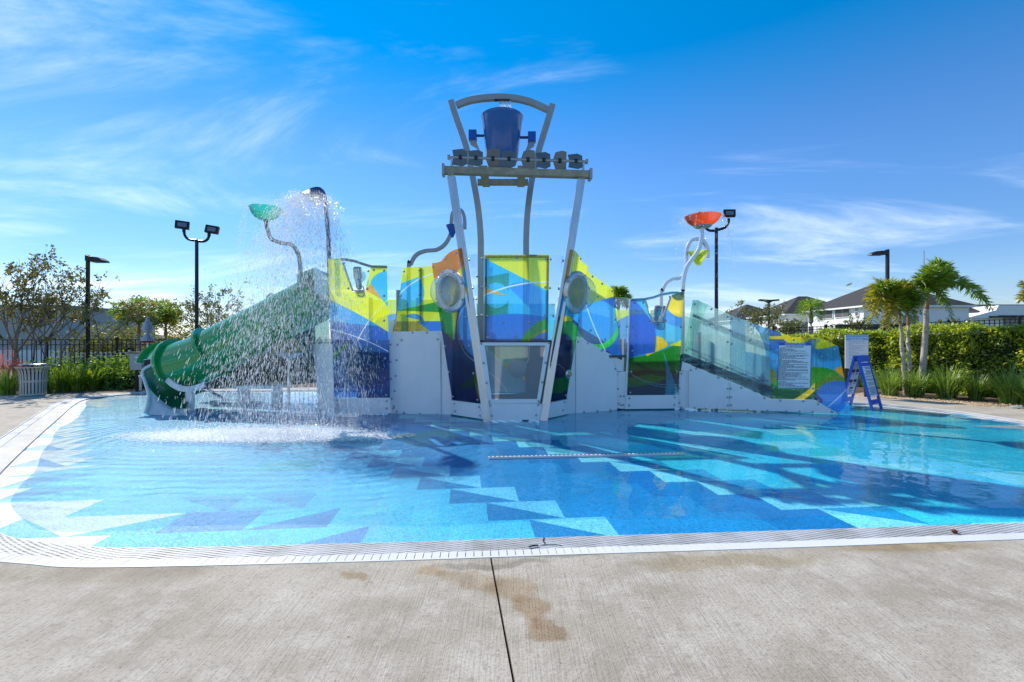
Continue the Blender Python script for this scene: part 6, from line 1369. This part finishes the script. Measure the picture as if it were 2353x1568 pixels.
# ================================================================== CONTROL BOX, UMBRELLA, CHAIR
c13 = crop(380, 1180, .2551)
Y = 13.9; q = wp(*c13((680, 1030)), Y); t = thing('control_box', 'grey weatherproof control box on a dark stake among the left shrubs', 'control box', (q.x, Y, 0))
part('box', MB().box((q.x, Y, q.z+.02), (.36, .20, .40)), pbr('box_grey', (.33, .36, .37), .5, var=.08), t); part('lid', MB().box((q.x, Y, q.z+.24), (.40, .24, .04)), MT['black_metal'], t); part('lower_box', MB().box((q.x, Y, q.z-.23), (.34, .18, .10)), MT['grey_metal'], t)
part('label_plate', MB().box((q.x+.06, Y-.103, q.z+.10), (.14, .006, .05)), MT['print_white'], t); part('label_plate', MB().box((q.x+.05, Y-.103, q.z-.04), (.14, .006, .03)), MT['print_white'], t)
part('stake', MB().box((q.x-.04, Y, (q.z-.28)/2), (.06, .06, q.z-.26)), MT['black_metal'], t); part('side_post', MB().box((q.x+.24, Y+.05, q.z+.05), (.10, .10, .52)), pbr('brown_post', (.06, .04, .035), .7), t)
Y = 15.0; ux, _, _ = wp(*c13((825, 700)), Y); t = thing('folded_umbrella', 'closed grey and white striped patio umbrella with a red hem', 'umbrella', (ux, Y, 0))
m, N, L = new_mat('stripe_canvas'); b = N['Principled BSDF']; b.inputs['Roughness'].default_value = .8; tcn = N.new('ShaderNodeTexCoord'); gr = N.new('ShaderNodeTexGradient'); gr.gradient_type = 'RADIAL'; L.new(tcn.outputs['Object'], gr.inputs[0]); mu = N.new('ShaderNodeMath'); mu.operation = 'MULTIPLY'; mu.inputs[1].default_value = 14; L.new(gr.outputs[0], mu.inputs[0]); fc_ = N.new('ShaderNodeMath'); fc_.operation = 'FRACT'; L.new(mu.outputs[0], fc_.inputs[0]); gt = N.new('ShaderNodeMath'); gt.operation = 'GREATER_THAN'; gt.inputs[1].default_value = .45; L.new(fc_.outputs[0], gt.inputs[0])
mxx = N.new('ShaderNodeMix'); mxx.data_type = 'RGBA'; mxx.inputs[6].default_value = (.22, .22, .30, 1); mxx.inputs[7].default_value = (.62, .60, .64, 1); L.new(gt.outputs[0], mxx.inputs[0]); L.new(mxx.outputs[2], b.inputs[0])
def zz(y): return wp(0, c13((0, y))[1], Y).z
auto_smooth(part('pole', MB().tube([(0, 0, -.05), (0, 0, zz(345))], .022, 8), MT['white'], t, local=True))
def folds(levels, mat, nm):
    vs = []; fs = []; k = 28
    for r_, z in levels:
        for j in range(k): rr = r_*(1+.22*(1 if j % 2 else -1)); a = 2*math.pi*j/k; vs.append((rr*math.cos(a), rr*math.sin(a), z))
    for i in range(len(levels)-1):
        for j in range(k): fs.append((i*k+j, i*k+(j+1) % k, (i+1)*k+(j+1) % k, (i+1)*k+j))
    return part(nm, MB().add(vs, fs), mat, t, local=True)
folds([(.015, zz(340)), (.05, zz(400)), (.10, zz(480)), (.135, zz(530)), (.09, zz(570)), (.035, zz(610)), (.08, zz(640)), (.13, zz(690)), (.16, zz(725))], m, 'canopy'); folds([(.155, zz(722)), (.14, zz(745)), (.10, zz(752))], pbr('red_hem', (.35, .03, .04), .8), 'hem')
part('base', MB().lathe((0, 0, -.02), [(.25, 0), (.25, .05), (.05, .09)], 20), MT['dark'], t, local=True)
Y = 14.2; a = wp(*c13((860, 905)), Y); b2 = wp(*c13((1075, 840)), Y); t = thing('pool_chair', 'white rounded chair back showing behind the end of the slide', 'chair', ((a.x+b2.x)/2, Y, 0)); xc = (a.x+b2.x)/2
zt = wp(0, c13((0, 822))[1], Y).z; out = [(-.34, .45), (-.35, zt-.22), (-.28, zt-.06), (-.12, zt), (.12, zt), (.28, zt-.06), (.35, zt-.22), (.34, .45)]
part('backrest', MB().prism(out, .18, .22), MT['white'], t, local=True); part('seat', MB().box((0, -.05, .43), (.66, .5, .05)), MT['white'], t, local=True)
for sx in (-.3, .3):
    for sy in (-.25, .17): part('leg', MB().box((sx, sy, .2), (.05, .05, .44)), MT['white'], t, local=True)
# ================================================================== SIGNS
Y = 12.2
def X8(x): return (c8((x, 0))[0]-CX)/F*Y
def Z8(y): return wp(0, c8((0, y))[1], Y).z
t = thing('pool_rules_sign', 'white pool rules sign with a pale blue heading on two dark posts by the hedge', 'sign', (X8(368), Y, 0))
for x in (288, 455): part('sign_post', MB().box((X8(x), Y+.04, Z8(808)/2-.05), (.06, .05, Z8(808)+.1)), MT['black_metal'], t)
xa, xb, za, zb = X8(272), X8(465), Z8(1096), Z8(815)
brd2 = part('board', MB().box(((xa+xb)/2, Y, (za+zb)/2), (xb-xa, .015, zb-za)), MT['print_white'], t)
LB = pbr('sign_light_blue', (.20, .40, .66), .5)
hx0, hx1 = Z8(862), Z8(818); part('heading', MB().box(((xa+xb)/2, Y-.010, (hx0+hx1)/2), (xb-xa-.03, .004, hx1-hx0)), LB, brd2)
class Flat:
    def __init__(s, o): s.o = o
    def loc(s, p): q = wp(*p, Y); return (q.x-t.location.x, q.z)
fl_ = Flat(t)
def sgn_text(body, x, y, w_, h_, mat, bold=True):
    o = text(body, None, (X8(x)-t.location.x, Z8(y)), h_, w_, None, mat, .014, brd2, bold); return o
sgn_text('INTERACTIVE WATER PARK', 368, 840, (xb-xa)*.90, .034, MT['ink_white']); sgn_text('POOL RULES', 368, 855, (xb-xa)*.48, .034, MT['ink_white'])
lines(brd2, fl_, c8, [(298+(4 if i % 3 else 0), 873+i*11.6, e) for i, e in enumerate([440, 450, 330, 435, 420, 390, 425, 355, 380, 448, 420, 450, 400, 440, 445, 380, 440, 430, 350])], .012, pbr('faded_ink', (.30, .31, .34), .8), .010, 5)
# folding A-frame sign
ctr = Vector((7.95, 10.37, -.02)); hx = Vector((.84, .5426, 0)); pn = Vector((.5426, -.84, 0)); t = thing('folding_sign', 'blue plastic A-frame sign with white text boards standing on the wet pool edge', 'sign', ctr)
HS = 1.17; SPR = .30; WD = .28
MT['aframe'] = pbr('aframe_blue', (.010, .085, .50), .35, var=.08)
for sg in (1, -1):
    up_ = (Vector((0, 0, HS))-pn*sg*(SPR-.03)).normalized(); ux_ = hx if up_.cross(hx).dot(pn*sg) > 0 else -hx; ny = up_.cross(ux_).normalized()
    fm = Matrix(((ux_.x, ny.x, up_.x, (pn*sg*SPR).x), (ux_.y, ny.y, up_.y, (pn*sg*SPR).y), (ux_.z, ny.z, up_.z, 0), (0, 0, 0, 1)))
    ln = HS/up_.z; f = MB()
    f.box((-WD+.03, 0, ln/2), (.06, .04, ln)).box((WD-.03, 0, ln/2), (.06, .04, ln)).box((0, 0, ln-.06), (2*WD-.12, .04, .12)).box((0, 0, .17), (2*WD-.12, .04, .10))
    fo = part('leg_frame', f, MT['aframe'], t, mw=fm)
    part('board', MB().box((0, .0, .68), (2*WD-.13, .02, .78)), MT['print_white'], fo, local=True)
    part('heading', MB().box((0, .012, 1.015), (2*WD-.14, .006, .075)), MT['aframe'], fo, local=True); 
    class Bd:
        def loc(s, p): return p
    r = random.Random(4+sg); mbx = MB(); z_ = .955
    while z_ > .33:
        L0 = r.uniform(.55, 1.0); u = -.19
        while u < -.19+.38*L0: w_ = r.uniform(.03, .09); mbx.box((u+w_/2, .0125, z_), (w_, .003, .008)); u += w_+.012
        z_ -= .0205 if r.random() > .15 else .042
    o = part('text_lines', mbx, MT['ink'], fo, local=True); o['kind'] = 'stuff'
    if sg == -1:
        mbx = MB()
        for i, (x, z) in enumerate(((-.12, .86), (.10, .86), (-.12, .62), (.10, .62), (0, .45))): mbx.box((x, -.0125, z), (.15, .003, .07 if i < 4 else .04)); mbx.box((x, -.0125, z-.07), (.12, .003, .012))
        part('pictograms', mbx, MT['ink'], fo, local=True)
part('hinge', MB().bar([hx*-WD+Vector((0, 0, HS)), hx*WD+Vector((0, 0, HS))], .10, .05), MT['aframe'], t, local=True)
# small things
x, y = gp(2193, 1225); t = thing('red_flower', 'tiny dark red fallen blossom lying on the white gutter grating', 'flower', (x, y, .003))
mb = MB()
for k in range(6): a = k*1.05; mb.add([(0, 0, 0), (math.cos(a-.4)*.02, math.sin(a-.4)*.02, .012), (math.cos(a)*.034, math.sin(a)*.034, .020), (math.cos(a+.4)*.02, math.sin(a+.4)*.02, .012)], [(0, 1, 2, 3)])
part('petals', mb, pbr('red_petal', (.25, .015, .01), .6), t, local=True); part('flower_centre', MB().lathe((0, 0, 0), [(.016, 0), (.018, .016), (.0001, .028)], 8), pbr('dark_red', (.10, .01, .008), .6), t, local=True)
x, y = gp(*c11((1865, 203))); t = thing('dead_twig', 'short dark twig fragment on the gutter beside the crack', 'twig', (x, y, .004)); part('twig', MB().tube([(-.035, -.012, .004), (0, .0, .008), (.035, .014, .004)], .006, 5), MT['dark'], t, local=True)
q = wp(1951, 655, 9.0); t = thing('drifting_leaf', 'small yellow leaf drifting in the air above the rules sign', 'leaf', q); part('leaf_blade', MB().add([(-.07, 0, -.03), (-.01, .02, .02), (.07, 0, .045), (.0, -.03, -.01)], [(0, 1, 2, 3)]), MT['palm_yellow'], t, local=True)
x, y = gp(2336, 938); t = thing('sprinkler_cap', 'small round grey-green sprinkler cap lying on the pebbles', 'sprinkler', (x, y, 0)); auto_smooth(part('cap', MB().lathe((0, 0, -.01), [(.13, 0), (.13, .03), (.09, .055), (.0001, .06)], 16), pbr('cap_green', (.24, .30, .26), .6), t, local=True)); auto_smooth(part('pipe', MB().tube([(.08, 0, .02), (.5, -.05, .02)], .03, 8), MT['dark'], t, local=True))
# ================================================================== MOVING WATER
m, N, L = new_mat('droplets'); N.remove(N['Principled BSDF']); out = N['Material Output']
tr = N.new('ShaderNodeBsdfTransparent'); tl = N.new('ShaderNodeBsdfTranslucent'); tl.inputs[0].default_value = (.95, .97, 1, 1); df = N.new('ShaderNodeBsdfDiffuse'); df.inputs[0].default_value = (.9, .94, .97, 1); gl = N.new('ShaderNodeBsdfGlossy'); gl.inputs['Roughness'].default_value = .1
s1 = N.new('ShaderNodeMixShader'); s1.inputs[0].default_value = .3; L.new(tl.outputs[0], s1.inputs[1]); L.new(df.outputs[0], s1.inputs[2]); s2 = N.new('ShaderNodeMixShader'); s2.inputs[0].default_value = .70; L.new(tr.outputs[0], s2.inputs[1]); L.new(s1.outputs[0], s2.inputs[2]); s3 = N.new('ShaderNodeMixShader'); s3.inputs[0].default_value = .1; L.new(s2.outputs[0], s3.inputs[1]); L.new(gl.outputs[0], s3.inputs[2]); L.new(s3.outputs[0], out.inputs[0])
MT['drop'] = m
DR = np.random.default_rng(12)
def droplets(name, P, D, ln, wd, label):
    """teardrop-shaped drops: long octahedra along their fall"""
    n = len(P); D = unit(D); S1 = unit(np.cross(D, np.array([[.3, 1, .2]]))); S2 = np.cross(D, S1); l = ln*DR.uniform(.4, 1.2, (n, 1)); w = wd*DR.uniform(.5, 1.25, (n, 1))
    V = np.stack([P+D*l*.5, P+S1*w*.5+D*l*.15, P+S2*w*.5+D*l*.15, P-S1*w*.5+D*l*.15, P-S2*w*.5+D*l*.15, P-D*l*.5], 1).reshape(-1, 3).astype(np.float32)
    F_ = np.array([(0, 2, 1), (0, 3, 2), (0, 4, 3), (0, 1, 4), (5, 1, 2), (5, 2, 3), (5, 3, 4), (5, 4, 1)]); Fa = (F_[None]+6*np.arange(n)[:, None, None]).reshape(-1, 3)
    me = bpy.data.meshes.new(name); me.vertices.add(len(V)); me.vertices.foreach_set('co', V.reshape(-1)); k = len(Fa); me.loops.add(k*3); me.loops.foreach_set('vertex_index', Fa.reshape(-1).astype(np.int32)); me.polygons.add(k); me.polygons.foreach_set('loop_start', np.arange(0, 3*k, 3, dtype=np.int32)); me.polygons.foreach_set('loop_total', np.full(k, 3, dtype=np.int32)); me.materials.append(MT['drop']); me.update(calc_edges=True)
    return tag(link(name, me), label, 'water', kind='stuff')
g_ = 9.8
def ballistic(n, src, land, spread0, t_lo=0.0, pw=1.0):
    """src, land: arrays (n,3); returns points along each drop's fall"""
    hgt = src[:, 2]-land[:, 2]; vz0 = DR.uniform(-.6, .3, n)*0+.2; T = (vz0+np.sqrt(vz0**2+2*g_*hgt))/g_; t = T*(t_lo+(1-t_lo)*DR.random(n)**pw)
    vx = (land[:, 0]-src[:, 0])/T; vy = (land[:, 1]-src[:, 1])/T
    P = np.stack([src[:, 0]+vx*t, src[:, 1]+vy*t, src[:, 2]+vz0*t-.5*g_*t*t], 1); D = np.stack([vx, vy, vz0-g_*t], 1); return P+DR.normal(0, spread0, P.shape), D
hs = W(c2, (1062, 140), 9.75); he = W(c2, (1165, 142), 9.75)
def shower(n, ln, wd, jitter, pw, lo=0.0):
    f = DR.random(n); src = np.stack([hs.x+(he.x-hs.x)*f, 9.75+DR.uniform(-.3, .3, n), hs.z+(he.z-hs.z)*f], 1)
    u = DR.random(n); xx = np.where(DR.random(n) < .85, -5.0+f*2.5+DR.normal(0, .30, n), DR.uniform(-5.3, -2.1, n)); land = np.stack([xx, 7.5+DR.normal(0, .55, n), np.full(n, -.02)], 1)
    return ballistic(n, src, land, jitter, lo, pw)
P, D = shower(9500, .085, .013, .03, .72, .13); droplets('shower_water', P, D, .115, .0090, 'sheet of bright falling drops raining from the navy spout')
P, D = shower(30000, .05, .007, .03, .75, .10); droplets('shower_mist', P, D, .055, .0042, 'fine mist of drops between the spout and the slide')
def bowl_spill(name, B, n, land_r, label, ang=None, ln=.06, wd=.008):
    c, r, h = B; k = 26; a0 = DR.uniform(0, 2*math.pi, k) if ang is None else DR.uniform(*ang, k); a = a0[DR.integers(0, k, n)]+DR.normal(0, .025, n)
    src = np.stack([c.x+np.cos(a)*r, c.y+np.sin(a)*r, np.full(n, c.z+h)], 1); lr = r+land_r*DR.uniform(.8, 1.2, n); land = np.stack([c.x+np.cos(a)*lr, c.y+np.sin(a)*lr, np.full(n, -.02)], 1); P, D = ballistic(n, src, land, .008, 0, .9); return droplets(name, P, D, ln, wd, label)
bowl_spill('bowl_spill', TB, 2600, .5, 'thin streams of drops spilling from the teal bowl'); bowl_spill('bowl_spill', OB, 900, .45, 'thin streams of drops spilling from the orange bowl', None, .05, .006)
q = W(c4, (645, 115), YT-.05); n = 260; src = np.stack([q.x+DR.uniform(-.10, .16, n), np.full(n, YT-.05), np.full(n, q.z)], 1); land = src.copy(); land[:, 2] = bc.z-.1; land[:, 0] += .08; P, D = ballistic(n, src, land, .01); droplets('bucket_fill', P, D, .07, .010, 'little water stream pouring from the arch into the bucket')
# splash crown and foam where the shower lands
n = 9000; P = np.stack([np.clip(DR.normal(-4.0, .95, n), -6.2, -2.0), 7.35+DR.normal(0, .33, n), -.02+np.abs(DR.normal(0, .07, n))*np.exp(-((DR.random(n))**2))], 1); D = DR.normal(0, 1, (n, 3)); D[:, 2] = np.abs(D[:, 2])+.4; droplets('splash', P, D, .028, .014, 'band of white splashing water where the shower hits the pool')
n = 2600; P = np.stack([DR.uniform(-6.4, -2.6, n), DR.uniform(9.2, 11.0, n), -.02+np.abs(DR.normal(0, .12, n))], 1); D = DR.normal(0, .4, (n, 3)); D[:, 2] = 1; droplets('splash', P, D, .04, .013, 'spray of white drops bouncing beneath the slide')
m, N, L = new_mat('foam'); N.remove(N['Principled BSDF']); out = N['Material Output']; tcn = N.new('ShaderNodeTexCoord'); sp = N.new('ShaderNodeSeparateXYZ'); L.new(tcn.outputs['Object'], sp.inputs[0])
mp = N.new('ShaderNodeMapping'); mp.inputs['Scale'].default_value = (1/2.5, 1/.62, 1); L.new(tcn.outputs['Object'], mp.inputs[0]); ln_ = N.new('ShaderNodeVectorMath'); ln_.operation = 'LENGTH'; L.new(mp.outputs[0], ln_.inputs[0])
n1 = N.new('ShaderNodeTexNoise'); n1.inputs['Scale'].default_value = 22; n1.inputs['Detail'].default_value = 6; n1.inputs['Roughness'].default_value = .75; L.new(tcn.outputs['Object'], n1.inputs[0])
ad = N.new('ShaderNodeMath'); ad.operation = 'SUBTRACT'; L.new(n1.outputs[0], ad.inputs[0]); sc_ = N.new('ShaderNodeMath'); sc_.operation = 'MULTIPLY'; sc_.inputs[1].default_value = .42; L.new(ln_.outputs['Value'], sc_.inputs[0]); L.new(sc_.outputs[0], ad.inputs[1]); mr = N.new('ShaderNodeMapRange'); mr.inputs[1].default_value = .06; mr.inputs[2].default_value = .26; L.new(ad.outputs[0], mr.inputs[0])
tr = N.new('ShaderNodeBsdfTransparent'); df = N.new('ShaderNodeBsdfDiffuse'); df.inputs[0].default_value = (.85, .9, .93, 1); mx = N.new('ShaderNodeMixShader'); L.new(mr.outputs[0], mx.inputs[0]); L.new(tr.outputs[0], mx.inputs[1]); L.new(df.outputs[0], mx.inputs[2]); L.new(mx.outputs[0], out.inputs[0])
fo = MB(); vs = []; k = 40
for j in range(k): a = 2*math.pi*j/k; vs.append((2.45*math.cos(a), .62*math.sin(a), 0))
o = part('foam', fo.add(vs, [tuple(range(k))]), m, None); o.location = (-4.0, 7.35, -.017); tag(o, 'patch of white foam on the water under the shower', 'foam', kind='stuff')
